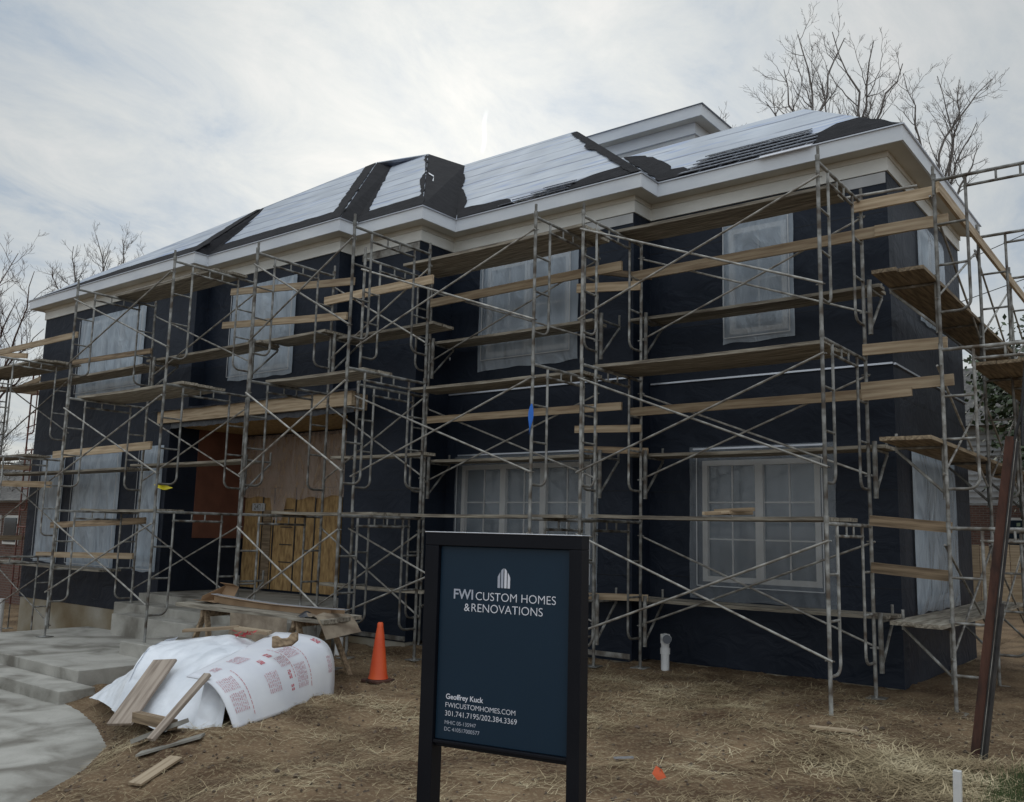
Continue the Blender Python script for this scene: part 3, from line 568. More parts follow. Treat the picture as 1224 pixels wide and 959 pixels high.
# first shingle courses on two eaves
def courses(k, x0, x1, n_, dy, stepx, seed):
    rnd = random.Random(seed); sh = MB()
    for c in range(n_):
        y = EAVE[k] + .02 + c * dy; xa = x0 + stepx[0] * c + rnd.uniform(-.08, .08); xb = x1 - stepx[1] * c + rnd.uniform(-.05, .05)
        x = xa
        while x < xb:
            wd = rnd.uniform(.28, .34); o1 = .020 + .008 * c * 0 + rnd.uniform(0, .004)
            p = [onroof(k, x, y, o1 + .03), onroof(k, min(x + wd, xb), y, o1 + .03), onroof(k, min(x + wd, xb), y + dy * .96, o1), onroof(k, x, y + dy * .96, o1)]
            sh.slab(p, .014); x += wd + .012
    sh.build('shingle_course', 'shingle', rf)
courses('E', -2.85, -.85, 5, .135, (.02, .06), 3); courses('D', -5.9, -4.55, 4, .10, (.22, .02), 4)
MB().slab([onroof('E', -1.6, -.36, .02), onroof('E', -.86, -.36, .02), onroof('E', -.86, -.2, .02), onroof('E', -1.6, -.2, .02)], .012).build('starter_strip', 'board_white', rf)
# small white patch of tape on the felt beside the narrow bay
for a, b in (((-9.6, 1.6), (-9.35, 1.25)),): MB().slab([onroof('C', -8.95, .10, .03), onroof('C', -8.8, -.02, .03), onroof('C', -9.0, .2, .03)], .004)
def side_c(t, s_, off=.02): p = Vector((-6.88, -1.63, 7.09)).lerp(Cp, t); return p + Vector((.1, .80 * s_, .02))
def onc(x, y): return (x + .02, y, 7.09 + (-6.88 - x) * .839 + .05)
for P in ([(-9.25, 1.10), (-9.15, 1.22), (-8.45, .42), (-8.55, .30)], [(-9.05, .70), (-8.95, .62), (-8.70, 1.05), (-8.80, 1.08)]):
    MB().slab([onc(x, y) for x, y in P], .003).build('white_tape', 'board_white', rf)
# rear upper block with its own white eave
rb = MB().box(-12.4, -5.40, 5.30, 10.2, 7.2, 10.80).build('rear_block', 'siding', H)
MB().box(-12.7, -5.10, 5.0, 10.5, 10.82, 10.85).build('soffit', 'soffit', rb)
MB().box(-12.7, -5.10, 4.975, 4.998, 10.80, 11.05).build('fascia', 'fascia', rb); MB().box(-5.098, -5.075, 4.975, 10.5, 10.80, 11.05).build('fascia', 'fascia', rb)
MB().box(-12.42, -5.36, 5.25, 5.298, 10.56, 10.815).build('frieze', 'fascia', rb); MB().box(-5.398, -5.36, 5.30, 10.2, 10.56, 10.815).build('frieze', 'fascia', rb)
MB().add([(-12.8, 4.93, 11.055), (-5.03, 4.93, 11.055), (-5.03, 10.6, 11.055), (-12.8, 10.6, 11.055), (-10, 7.7, 11.9), (-7.8, 7.7, 11.9)], [(0, 1, 5, 4), (1, 2, 5), (2, 3, 4, 5), (3, 0, 4), (0, 3, 2, 1)]).build('roof', 'underlay', rb)
MB().box(-8.2, -5.38, 5.283, 5.297, 9.2, 9.42).build('flashing', 'felt', rb)

# windows -------------------------------------------------------
def window(key, y, panels=1, colsn=2, rows=3, film='film', ext=.10, sag=0.0, glassy=True):
    x0, x1, z0, z1 = WIN[key]; f = .075; fr = MB()
    yb0, yb1 = y - .02, y + .09
    fr.box(x0, x1, yb0, yb1, z1 - f, z1); fr.box(x0, x1, yb0, yb1, z0, z0 + f); fr.box(x0, x0 + f, yb0, yb1, z0 + f, z1 - f); fr.box(x1 - f, x1, yb0, yb1, z0 + f, z1 - f)
    pw = (x1 - x0 - 2 * f) / panels
    for k in range(1, panels): xm = x0 + f + pw * k; fr.box(xm - .055, xm + .055, yb0, yb1, z0 + f, z1 - f)
    wo = fr.build('window', 'frame', H)
    MB().box(x0 + f, x1 - f, y + .05, y + .056, z0 + f, z1 - f).build('pane', 'glass', wo)
    mu = MB()
    for k in range(panels):
        a = x0 + f + pw * k + (.055 if k else 0); b = x0 + f + pw * (k + 1) - (.055 if k < panels - 1 else 0)
        for c in range(1, colsn): xm = a + (b - a) * c / colsn; mu.box(xm - .01, xm + .01, y + .03, y + .048, z0 + f, z1 - f)
        for r_ in range(1, rows): zm = z0 + f + (z1 - z0 - 2 * f) * r_ / rows; mu.box(a, b, y + .028, y + .029 + .02, zm - .01, zm + .01)
    mu.build('muntin', 'frame', wo)
    pl = MB(); nx_, nz_ = 30, 30; vs = []; e = ext; sd_ = hash(key) % 7 + x0
    for i in range(nx_ + 1):
        for j in range(nz_ + 1):
            u_, v_ = i / nx_, j / nz_; edge = min(u_, 1 - u_, v_, 1 - v_)
            x = x0 - e + (x1 - x0 + 2 * e) * u_; z = z0 - e * 1.3 + (z1 - z0 + 2.3 * e) * v_
            if v_ == 0: z += .035 * noise.noise((x * 3, sd_, 1))
            if u_ in (0, 1): x += .012 * noise.noise((z * 2.2, sd_, 5))
            yy = y - .026 - .035 * min(1, edge * 9) - .018 * min(1, edge * 8) * noise.noise((x * 2.4 + z * .9, z * 1.1, sd_)) - .010 * noise.noise((x * 8, z * 3, sd_))*min(1,edge*9)
            vs.append((x, min(yy, y - .024), z))
    pl.add(vs, [(i * (nz_ + 1) + j, (i + 1) * (nz_ + 1) + j, (i + 1) * (nz_ + 1) + j + 1, i * (nz_ + 1) + j + 1) for i in range(nx_) for j in range(nz_)], True)
    pl.build('plastic_sheet', film, wo)
    for a in (x0 - .06, x1 + .05): MB().box(a - .006, a + .006, y - .085, y - .08, z0 - .05, z1 + .05).build('tape', 'siding', wo)
    MB().box(x0 - .06, x1 + .05, y - .085, y - .08, z0 - .062, z0 - .05).build('tape', 'siding', wo)
    return wo
window('Eu', 0, 1, 2, 4, 'film_mid'); window('El', 0, 2, 2, 3, 'film_thin', .2); window('Du', -.5, 2, 2, 4, 'film_mid', .17); window('Dl', -.5, 3, 2, 3, 'film_thin', .15)
window('Bu', -1.7, 2, 2, 3, 'film'); window('Au', -2.0, 3, 2, 3, 'film'); window('A1', -2.0, 1, 2, 3, 'film', .08); window('A2', -2.0, 2, 2, 3, 'film', .1); window('A3', -2.0, 1, 1, 3, 'film', .08)
def side_window(y0, y1, z0, z1, film):
    f = .07; fr = MB(); a, b = -.09, .02
    fr.box(a, b, y0, y1, z1 - f, z1); fr.box(a, b, y0, y1, z0, z0 + f); fr.box(a, b, y0, y0 + f, z0 + f, z1 - f); fr.box(a, b, y1 - f, y1, z0 + f, z1 - f); ym = (y0 + y1) / 2; fr.box(a, b, ym - .05, ym + .05, z0 + f, z1 - f)
    wo = fr.build('window', 'frame', H); MB().box(-.056, -.05, y0 + f, y1 - f, z0 + f, z1 - f).build('pane', 'glass', wo)
    pl = MB(); vs = []; n_ = 22
    for i in range(n_ + 1):
        for j in range(n_ + 1):
            u_, v_ = i / n_, j / n_; edge = min(u_, 1 - u_, v_, 1 - v_); y = y0 - .14 + (y1 - y0 + .28) * u_; z = z0 - .12 + (z1 - z0 + .2) * v_ + (.05 * noise.noise((y * 3, 1, 1)) if v_ == 0 else 0)
            vs.append((.028 + .04 * min(1, edge * 7) + .03 * min(1, edge * 8) * (1 + noise.noise((y * 3, z * .9, 3))), y, z))
    pl.add(vs, [(i * (n_ + 1) + j, (i + 1) * (n_ + 1) + j, (i + 1) * (n_ + 1) + j + 1, i * (n_ + 1) + j + 1) for i in range(n_) for j in range(n_)], True)
    pl.build('plastic_sheet', film, wo)
side_window(*SWU, 'film'); side_window(*SWL, 'film')

# ------------------------------------------------------------ scaffolding
LIFT = 1.99; W5 = 1.524; TR = .0215
def frame_mesh():
    b = MB()
    for y in (0, -W5): b.tube((0, y, 0), (0, y, LIFT + .0), TR, 10)
    b.tube((0, 0, LIFT - .03), (0, -W5, LIFT - .03), TR * .95, 10)
    i0, i1 = -.33, -W5 + .33
    b.tube((0, i0 + .02, LIFT - .16), (0, i1 - .02, LIFT - .16), TR * .8, 8)
    for y, s_ in ((i0, 1), (i1, -1)):
        b.tube((0, y, LIFT - .05), (0, y, .52), TR * .8, 8)
        pts = [(0, y + s_ * .12 * (1 - math.cos(t)), .52 - .12 * math.sin(t)) for t in [i * math.pi / 10 for i in range(6)]]
        b.path(pts, TR * .8, 8); b.tube(pts[-1], (0, 0 if s_ > 0 else -W5, .40), TR * .8, 8)
        e_ = 0 if s_ > 0 else -W5
        for z in (.95, 1.43): b.tube((0, y, z), (0, e_, z), TR * .7, 6)
        b.tube((0, y * .5 + (e_ if s_ < 0 else 0) * .5 if False else (-W5 / 2) + s_ * .12, LIFT - .03), (0, -W5 / 2 + s_ * .12, LIFT - .16), TR * .6, 6)
    for y in (0, -W5):
        for z in (.56, 1.78): b.tube((-.05, y, z), (.05, y, z), .008, 6)
        b.tube((0, y, LIFT - .02), (0, y, LIFT + .05), TR * 1.25, 10)
    return b.mesh('scaffold_frame', (0, 0, 0), 'steel')
FM = frame_mesh(); FMR = FM.copy(); FMR.materials.clear(); FMR.materials.append(M['red_steel'])
pinm = MB().tube((0, 0, 0), (0, 0, .15), TR * .85, 8).mesh('coupling_pin', (0, 0, 0), 'steel')
platem = MB().box(-.1, .1, -.1, .1, 0, .012).mesh('base_plate', (0, 0, 0), 'steel')
def brace_mesh(L):
    b = MB()
    for s_ in (0, 1):
        p0, p1 = Vector((-.03, -.02 * s_, .56 if s_ else 1.78)), Vector((L + .03, -.02 * s_, 1.78 if s_ else .56)); b.tube(p0, p1, .0140, 8)
    b.tube((L / 2, .012, 1.17), (L / 2, -.035, 1.17), .012, 6)
    return b.mesh('cross_brace', (0, 0, 0), 'steel_light')
def bracket_mesh():
    b = MB(); b.tube((0, 0, 0), (0, .52, 0), TR * .8, 8); b.tube((0, .50, -.03), (0, .02, -.50), TR * .8, 8); b.tube((0, .50, -.05), (0, .50, .17), TR * .8, 8); b.tube((0, .0, .1), (0, .0, -.58), TR * 1.35, 8)
    return b.mesh('bracket', (0, 0, 0), 'steel')
BKM = bracket_mesh()
def run(label, pts, yb, top, n_, braces, rz=0., red=False, brk=(), gmin=None):
    """pts: positions along the run; yb: line of the wall-side legs."""
    rot = lambda a, b: (a, b) if rz == 0 else (b, a)     # rz=90: run follows Y, frames reach out along +X
    x0, y0 = rot(pts[0], yb); t = thing('scaffold', label, 'scaffold', (x0, y0, top - n_ * LIFT), 'tube scaffolds standing around the house')
    fm_ = FMR if red else FM
    for p in pts:
        for k in range(n_):
            a, b = rot(p, yb); jx, jy = random.uniform(-.008, .008), random.uniform(-.008, .008)
            place('frame', fm_, t, (a + jx, b + jy, top - LIFT * (k + 1)), rz)
        for s_ in (0, 1):
            a, b = (p, yb - W5 * s_) if rz == 0 else (yb + W5 * s_, p)
            place('coupling_pin', pinm, t, (a, b, top), 0)
            gzv = gz(a, b)
            if rz == 0 and LAND[0] - 1.7 < a < LAND[1] and LAND[2] < b < LAND[3]: gzv = -.2
            zb = top - LIFT * n_; gm = min(gzv, zb) if gzv < zb else gzv
            if zb - gzv > .03: MB().tube((a, b, zb), (a, b, gzv + .01), TR * .8, 8).build('screw_jack', 'steel', t)
            place('base_plate', platem, t, (a, b, min(gzv, zb) + .004 if zb > gzv else zb), .2 * s_)
    for i, (p, q_) in enumerate(zip(pts[:-1], pts[1:])):
        bm_ = brace_mesh(q_ - p)
        if red: bm_.materials.clear(); bm_.materials.append(M['red_steel'])
        for k in range(n_):
            for s_ in (0, 1):
                if not braces(i, k, s_): continue
                if rz == 0: place('cross_brace', bm_, t, (p, yb - W5 * s_ + (.035 if s_ == 0 else -.035), top - LIFT * (k + 1)))
                else: place('cross_brace', bm_, t, (yb + W5 * s_ + (-.035 if s_ == 0 else .035), p, top - LIFT * (k + 1)), R(90))
    for p, z in brk:
        if rz == 0: place('bracket', BKM, t, (p, yb + .02, z))
        else: place('bracket', BKM, t, (yb - .02, p, z), R(90))
    return t
allb = lambda i, k, s_: True
BZ = (4.84, 2.86, .86)
RE = run('tube scaffold in front of the right-hand windows nearest the camera', [-3.19, -.085], -.85, 5.965, 3, allb, brk=[(p + .06, z) for p in (-3.19, -.085) for z in BZ])
RD = run('tube scaffold behind the dark blue sign, in front of the middle windows', [-7.04, -3.74], -1.17, 5.965, 3, allb, brk=[(p + .06, z) for p in (-3.74, -7.04) for z in BZ[:2]] + [(-3.7, .86)])
RB = run('narrow tube scaffold in front of the boarded entrance', [-8.19, -6.02], -2.31, 5.95, 3, allb, brk=[(-8.13, 4.84)])
RA = run('tube scaffold to the left of the entrance, standing on the landing', [-12.87, -9.74], -2.77, 5.965, 3, allb, brk=[(-9.68, 4.84), (-12.8, 4.84), (-9.68, 2.86), (-9.68, .86)])
RL = run('tube scaffold at the far left corner of the house, on low ground', [-19.05, -16.0], -2.77, 5.05, 3, allb, brk=[])
RR = run('tube scaffold along the right side wall, behind the rusty post', [-1.12, 1.3, 3.7, 6.1, 8.5], .81, 5.95, 3, allb, rz=R(90), brk=[(y + .05, z) for y in (-1.12, 1.3, 3.7) for z in (4.72, 2.84, .86)])
RM = run('red painted tube scaffold beyond the left corner of the house', [-1.2, 1.2, 3.6], -21.4, 5.6, 3, allb, rz=R(90), red=True)
# long tube from the outer right scaffold, reaching over the corner
MB().tube((-.35, -1.0, 5.98), (.5, -.55, 6.12), .02, 8).build('loose_tube', 'steel_light', RE)

# guard boards (fixed to the legs)
def rail(par, x0, z0, x1, z1, y, wd=.135, mt='lumber', y1=None):
    board('guard_rail', (x0, y, z0), (x1, y if y1 is None else y1, z1), wd, .038, mt, parent=par)
rail(RE, -.18, 5.87, .79, 5.87, -.91); rail(RE, -3.30, 5.48, .45, 5.51, -.91); rail(RE, .1, 5.50, .92, 5.49, -.955); rail(RE, -.10, 4.06, .84, 4.05, -.91)
rail(RE, -3.36, 3.50, -.08, 3.52, -.91, .12); rail(RE, -.12, 3.59, .90, 3.61, -.955, .13); rail(RE, -.10, 3.48, .46, 3.50, -1.0, .10)
rail(RE, -.07, 2.02, .81, 1.95, -.95, .12, 'lumber_old'); rail(RE, -.07, 1.48, .78, 1.42, -.95, .12, 'lumber_old')
rail(RD, -7.0, 5.53, -3.30, 5.57, -1.215); rail(RD, -6.98, 3.56, -3.29, 3.55, -1.215, .11); rail(RD, -4.01, 5.32, -3.12, 5.30, -1.30, .13, y1=-1.0); rail(RD, -4.01, 3.25, -3.10, 3.25, -1.3, .10, y1=-1.0)
rail(RD, -3.9, 5.62, -3.1, 5.50, -1.10, .09, 'lumber_old', y1=-.7); rail(RD, -4.0, 2.98, -3.1, 2.95, -1.15, .09, 'lumber_old', y1=-.8); rail(RD, -4.0, .92, -3.1, .93, -1.15, .09, 'lumber', y1=-.8)
rail(RB, -8.34, 5.50, -5.89, 5.50, -2.36); rail(RB, -11.0, 6.05, -7.64, 5.74, -2.36, .12); rail(RB, -11.2, 5.44, -7.77, 5.18, -2.36, .12)
rail(RA, -16.36, 3.16, -12.53, 3.22, -2.82, .15); rail(RA, -16.17, 1.68, -12.52, 1.82, -2.82, .12, 'lumber_old'); rail(RA, -16.69, 1.06, -12.86, 1.16, -2.82, .11)
rail(RA, -15.94, 5.12, -12.81, 5.05, -2.82, .10, 'lumber_old'); rail(RA, -19.9, 5.72, -15.81, 5.72, -2.82, .13); rail(RA, -18.9, 2.59, -16.34, 2.53, -2.82, .13)
rail(RL, -21.5, 5.95, -19.3, 5.70, -2.3, .12); rail(RL, -21.8, 5.15, -19.4, 5.45, -1.5, .12)
for z in (5.52, 3.5): board('guard_rail', (2.30, -1.3, z), (2.30, 6.3, z + .03), .13, .038, 'lumber', parent=RR)
board('guard_rail', (.86, -1.15, 5.83), (.86, 6.2, 5.80), .13, .038, 'lumber', parent=RR)
for z in (5.1, 3.1, 1.3): board('guard_rail', (-21.36, -2.0, z), (-21.36, 4.3, z + .1), .12, .038, 'lumber', parent=RM)

# decks: every plank is a thing of its own
ORD = {1: ['single'], 2: ['outer', 'inner'], 3: ['outer', 'middle', 'inner']}
def deck(where, lvl, x0, x1, y0, z, n_, wd=.255, mt='plank', along='x', jit=.08):
    for i in range(n_):
        c = y0 + wd * (i + .5) + .008 * i; a, b = x0 + random.uniform(-jit, jit), x1 + random.uniform(-jit, jit); zz = z + .021 + random.uniform(0, .004)
        p0, p1 = ((a, c, zz), (b, c, zz)) if along == 'x' else ((c, a, zz), (c, b, zz))
        name_ = ORD[n_][i] if n_ in ORD else ['first', 'second', 'third', 'fourth', 'fifth'][i]
        if along == 'y': name_ = {'outer': 'wall side', 'inner': 'outer', 'middle': 'middle'}.get(name_, name_) if n_ <= 3 else name_ + ' from the wall'
        board('scaffold_plank', p0, p1, .042, wd, mt, label=f'{name_} weathered plank of the {lvl} deck {where}'.replace('single ', ''), cat='plank', group='wooden scaffold planks', wavy=-.012)
LV = ['topmost', 'fifth level', 'fourth level', 'third level', 'second level', 'lowest']
wE = 'of the right-hand front scaffold'; wD = 'of the scaffold behind the sign'; wB = 'of the entrance scaffold'; wA = 'of the scaffold left of the entrance'; wL = 'of the far left corner scaffold'; wR = 'of the side wall scaffold'
deck(wE, LV[0], -3.22, -.2, -1.48, 5.965, 2, .28); deck(wE, LV[1], -3.4, .02, -.76, 4.86, 2, .22); deck(wE, LV[2], -3.24, -.22, -1.92, 3.975, 3, .29)
deck(wE, LV[3], -3.4, .02, -.76, 2.88, 2, .22); deck(wE, LV[4], -3.12, -.14, -2.30, 1.985, 3, .29); deck(wE, LV[5], -4.15, .06, -.76, .88, 2, .22)
deck(wD, LV[0], -6.92, -3.5, -1.98, 5.965, 3, .27); deck(wD, LV[1], -7.15, -3.95, -1.08, 4.86, 2, .22); deck(wD, LV[2], -6.9, -3.72, -1.72, 3.975, 2, .27)
deck(wD, LV[3], -7.1, -4.0, -1.08, 2.88, 2, .22); deck(wD, LV[4], -6.95, -3.45, -2.45, 1.975, 2, .27); deck(wD, LV[5], -7.0, -4.0, -1.08, .87, 2, .22)
deck(wB, LV[1], -8.25, -6.0, -2.22, 4.86, 2, .24, jit=.03); deck(wB, LV[2], -8.35, -6.1, -3.45, 3.965, 2, .27, jit=.04); deck(wB, LV[3], -8.2, -6.0, -2.22, 2.88, 1, .24); deck(wB, LV[4], -8.30, -6.1, -3.2, 1.965, 2, .27, jit=.03); deck(wB, LV[5], -8.3, -6.0, -2.22, .86, 1, .24)
deck(wA, LV[0], -12.95, -9.75, -3.55, 5.97, 2, .29); deck(wA, LV[1], -13.2, -9.6, -2.72, 4.88, 2, .25); deck(wA, LV[2], -13.05, -9.7, -4.05, 3.975, 3, .28)
deck(wA, LV[3], -13.4, -9.9, -2.72, 2.85, 2, .22); deck(wA, LV[4], -13.6, -11.0, -3.5, 1.975, 2, .27); deck('between the entrance scaffold and its left neighbour', LV[1], -9.75, -8.05, -2.52, 4.93, 2, .24)
deck(wL, LV[0], -19.3, -15.9, -3.5, 5.06, 3, .28); deck(wL, LV[1], -19.8, -13.3, -2.70, 4.82, 2, .24); deck(wL, LV[3], -19.7, -13.5, -2.70, 2.80, 2, .24); deck(wL, LV[2], -19.2, -15.9, -3.6, 3.07, 2, .27); deck(wL, LV[5], -19.2, -14.3, -2.70, .80, 2, .24)
deck(wR, LV[1], -1.68, 6.3, .27, 4.74, 2, .26, 'plank2', 'y'); deck(wR, LV[3], -1.66, 6.3, .27, 2.87, 2, .26, 'plank2', 'y'); deck(wR, LV[5], -1.50, 3.6, .25, .885, 2, .27, 'plank', 'y')
deck(wR, LV[2], .2, 6.3, .86, 3.96, 5, .27, 'plank2', 'y')

# ------------------------------------------------------------ sign
SX, SY, SA = .318, -8.89, .19
ca, sa = math.cos(SA), math.sin(SA)
def sp(s_, d, z): return (SX + s_ * ca - d * sa, SY + s_ * sa + d * ca, z)   # s along the sign, d depth behind its face
SG = thing('yard_sign', 'dark blue builder sign with white lettering in a black two-post frame', 'sign', sp(.38, .04, -.02))
def sbox(s0, s1, d0, d1, z0, z1, name, mt, par=SG, bev=.003):
    b = MB(); b.add([sp(s0, d0, z0), sp(s1, d0, z0), sp(s1, d1, z0), sp(s0, d1, z0), sp(s0, d0, z1), sp(s1, d0, z1), sp(s1, d1, z1), sp(s0, d1, z1)],
        [(0, 3, 2, 1), (4, 5, 6, 7), (0, 1, 5, 4), (1, 2, 6, 5), (2, 3, 7, 6), (3, 0, 4, 7)])
    ob = b.build(name, mt, par); bevel(ob, bev); return ob
sbox(0, .070, 0, .085, -.25, 1.725, 'post', 'black'); sbox(.706, .762, 0, .085, -.25, 1.725, 'post', 'black'); sbox(0, .762, 0, .085, 1.7255, 1.782, 'top_rail', 'black')
sbox(.0705, .7055, .005, .07, .878, .892, 'bottom_rail', 'black'); sbox(.0705, .7055, .022, .06, .862, .877, 'bottom_rail', 'black')
sbox(-.004, .766, -.004, .089, 1.7825, 1.787, 'top_cap', 'metal_edge')
pn = sbox(.0705, .7055, .022, .045, .893, 1.725, 'panel', 'panel')
ST = 1.78
def stext(body, s0, width, zdown, mt, bold=0.): return text(body, width, mt, pn, sp(s0, .0205, ST - zdown), SA, 'lettering', bold)
stext('FWI', .144, .098, .284, 'text_dim', .018); stext('CUSTOM HOMES', .256, .384, .285, 'text', -.008); stext('&', .199, .028, .335, 'text', 0.); stext('RENOVATIONS', .236, .344, .336, 'text', -.008)
stext('Geoffrey Kuck', .121, .186, .715, 'text', .016); stext('FWICUSTOMHOMES.COM', .120, .342, .750, 'text', -.006); stext('301.741.7195/202.384.3369', .119, .351, .786, 'text', -.006)
stext('MHIC 05-135947', .119, .156, .821, 'text_dim'); stext('DC 410517000577', .118, .175, .849, 'text_dim')
# emblem: four upright bars cut to a pointed arch
for i in range(4):
    s0 = .362 + i * .0162; s1 = s0 + .0118
    arch = lambda s_: .143 + .042 * (abs(s_ - .3922) / .032) ** 1.6
    pts = [sp(s0, .0205, ST - .228), sp(s1, .0205, ST - .228), sp(s1, .0205, ST - arch(s1)), sp((s0 + s1) / 2, .0205, ST - arch((s0 + s1) / 2)), sp(s0, .0205, ST - arch(s0))]
    MB().add(pts, [(0, 1, 2, 3, 4)]).build('emblem_bar', 'text' if i > 1 else 'text_dim', pn)

# ------------------------------------------------------------ cone
cz = gz(-5.1, -3.9)
CN = thing('traffic_cone', 'orange traffic cone standing on the dirt beside the white covered pile', 'cone', (-5.1, -3.9, cz))
b = MB(); prof = [(.125, .045), (.108, .10), (.082, .33), (.052, .58), (.038, .66), (.036, .70), (.026, .715)]; n_ = 24; vs = []
for r_, z in prof:
    for i in range(n_): t = 2 * math.pi * i / n_; vs.append((-5.1 + r_ * math.cos(t), -3.9 + r_ * math.sin(t), cz + z))
b.add(vs, [(j * n_ + i, j * n_ + (i + 1) % n_, (j + 1) * n_ + (i + 1) % n_, (j + 1) * n_ + i) for j in range(len(prof) - 1) for i in range(n_)], True); b.build('body', 'cone', CN)
bevel(MB().box(-5.25, -4.95, -4.05, -3.75, cz, cz + .04).build('base', 'rust', CN), .012)
b = MB(); b.tube((-5.1, -3.9, cz + .42), (-5.1, -3.9, cz + .425), .073, 24)
b.build('ridge', 'cone', CN)

# ------------------------------------------------------------ rusty post
p0 = Vector((1.30, -2.9, -.25)); p1 = Vector((1.74, -2.9, 2.75)); dd = (p1 - p0).normalized(); sx = Vector((0, 1, 0)).cross(dd).normalized()
PO = thing('rusty_post', 'leaning rusty steel post with dark iron strap in front of the side scaffold', 'post', (1.36, -2.9, -.05))
def obar(o0, o1, a, b_, wd, th, nm, mt): q0 = p0 + sx * o0 + dd * a + Vector((0, o1, 0)); q1 = p0 + sx * o0 + dd * b_ + Vector((0, o1, 0)); ob = MB().bar(q0, q1, th, wd, (0, 1, 0)).build(nm, mt, PO); bevel(ob, .003); return ob
obar(0, 0, 0, 3.02, .075, .012, 'flange', 'rust'); obar(0, .10, 0, 3.0, .075, .012, 'flange', 'rust'); obar(0, .05, 0, 3.0, .010, .09, 'web', 'rust'); obar(.058, -.01, .0, 2.98, .036, .03, 'strap', 'darkiron'); obar(.082, 0, .0, 1.55, .03, .05, 'strap', 'darkiron'); obar(.056, -.03, .1, 3.0, .006, .008, 'strap', 'steel_light')
b = MB(); b.path([p1 + Vector((.09, 0, -.1)), p1 + Vector((.10, .02, .25)), p1 + Vector((.17, .05, .9)), p1 + Vector((.22, .08, 1.6))], .012, 8); b.path([p1 + Vector((.03, 0, -.05)), p1 + Vector((.12, -.02, .3)), p1 + Vector((.33, -.05, .75))], .012, 8)
b.build('cable', 'wire', PO)

# ------------------------------------------------------------ small things
def at_ground(x, y): return gz(x, y)
z0 = gz(1.60, -4.85)
sk = MB(); sk.bar((1.60, -4.85, z0 - .1), (1.61, -4.85, .235), .05, .05, (0, 1, 0)); ob = tag(sk.build('survey_stake', 'pvc', origin=(1.60, -4.85, z0)), 'short white square stake standing in the straw by the grass', 'stake'); bevel(ob, .003)
PV = thing('vent_pipe', 'white plastic pipe with grey elbow cap rising from the dirt by the wall', 'pipe', (-2.88, -.72, 0))
MB().tube((-2.88, -.72, -.1), (-2.88, -.72, .36), .055, 20).build('pipe', 'pvc', PV); MB().tube((-2.88, -.72, .20), (-2.88, -.72, .28), .066, 20).build('collar', 'pvc', PV)
MB().tube((-2.88, -.72, .34), (-2.88, -.72, .46), .064, 20).tube((-2.88, -.72, .41), (-2.80, -.82, .41), .064, 20).build('elbow', 'pvc', PV); MB().tube((-2.80, -.82, .41), (-2.785, -.84, .41), .058, 20).build('cap', 'pvcdark', PV)
PV2 = thing('drain_pipe', 'white plastic pipe with elbow rising behind the right end of the work table', 'pipe', (-7.3, -2.6, -.1))
MB().tube((-7.3, -2.6, -.2), (-7.3, -2.6, .38), .06, 16).tube((-7.3, -2.6, .22), (-7.3, -2.6, .3), .072, 16).build('pipe', 'pvc', PV2); MB().tube((-7.3, -2.6, .36), (-7.42, -2.7, .52), .07, 16).build('elbow', 'pvc', PV2)
DS = tag(MB().tube((-19.3, -2.3, -1.2), (-19.3, -2.3, -.05), .06, 12).build('downspout', 'pvc', origin=(-19.3, -2.3, -1.0)), 'white vertical pipe at the left end of the concrete foundation', 'pipe')
# flag
fz = gz(-.29, -5.64); FL = thing('marker_flag', 'small orange marker flag lying low on a wire in the dirt', 'flag', (-.29, -5.64, fz))
MB().path([(-.29, -5.64, fz - .03), (-.27, -5.62, fz + .12), (-.30, -5.63, fz + .14)], .002, 6).build('wire', 'steel', FL)
MB().add([(-.285, -5.64, fz + .02), (-.235, -5.60, fz + .045), (-.26, -5.62, fz + .10), (-.30, -5.64, fz + .125), (-.32, -5.665, fz + .07)], [(0, 1, 2, 3, 4)]).build('cloth', 'flag', FL)
def flatboard(name, p0, p1, wd, th, mt, label, cat, group=None, upv=None): return board(name, p0, p1, th, wd, mt, upv=upv or (0, 0, 1), label=label, cat=cat, group=group)
gg = lambda x, y, h=.02: (x, y, gz(x, y) + h)
flatboard('wood_scrap', gg(-.02, -3.20, .03), gg(.36, -3.02, .03), .08, .02, 'lumber', 'small pale wood scrap on the dirt below the right scaffold', 'wood scrap')
flatboard('wood_scrap', gg(-.86, -5.33, .02), gg(-.74, -5.22, .02), .035, .01, 'metal_edge', 'tiny pale glassy scrap on the dirt to the left of the orange flag', 'scrap')
# loose sticks on the second level deck of the right scaffold
for i, (a, b, c, d, zz, lb) in enumerate([(-1.55, -2.22, -1.02, -2.10, 2.05, 'short split stick'), (-1.62, -2.12, -1.25, -2.2, 2.055, 'broken stub of lumber'), (-1.5, -2.05, -.95, -2.25, 2.085, 'long thin splintered stick')]):
    board('wood_offcut', (a, b, zz), (c, d, zz + .015), .04, .05, 'lumber' if i == 1 else 'lumber_old', label=f'{lb} lying on the right scaffold deck before the wide lower window', cat='wood scrap', group='offcuts on the scaffold deck')
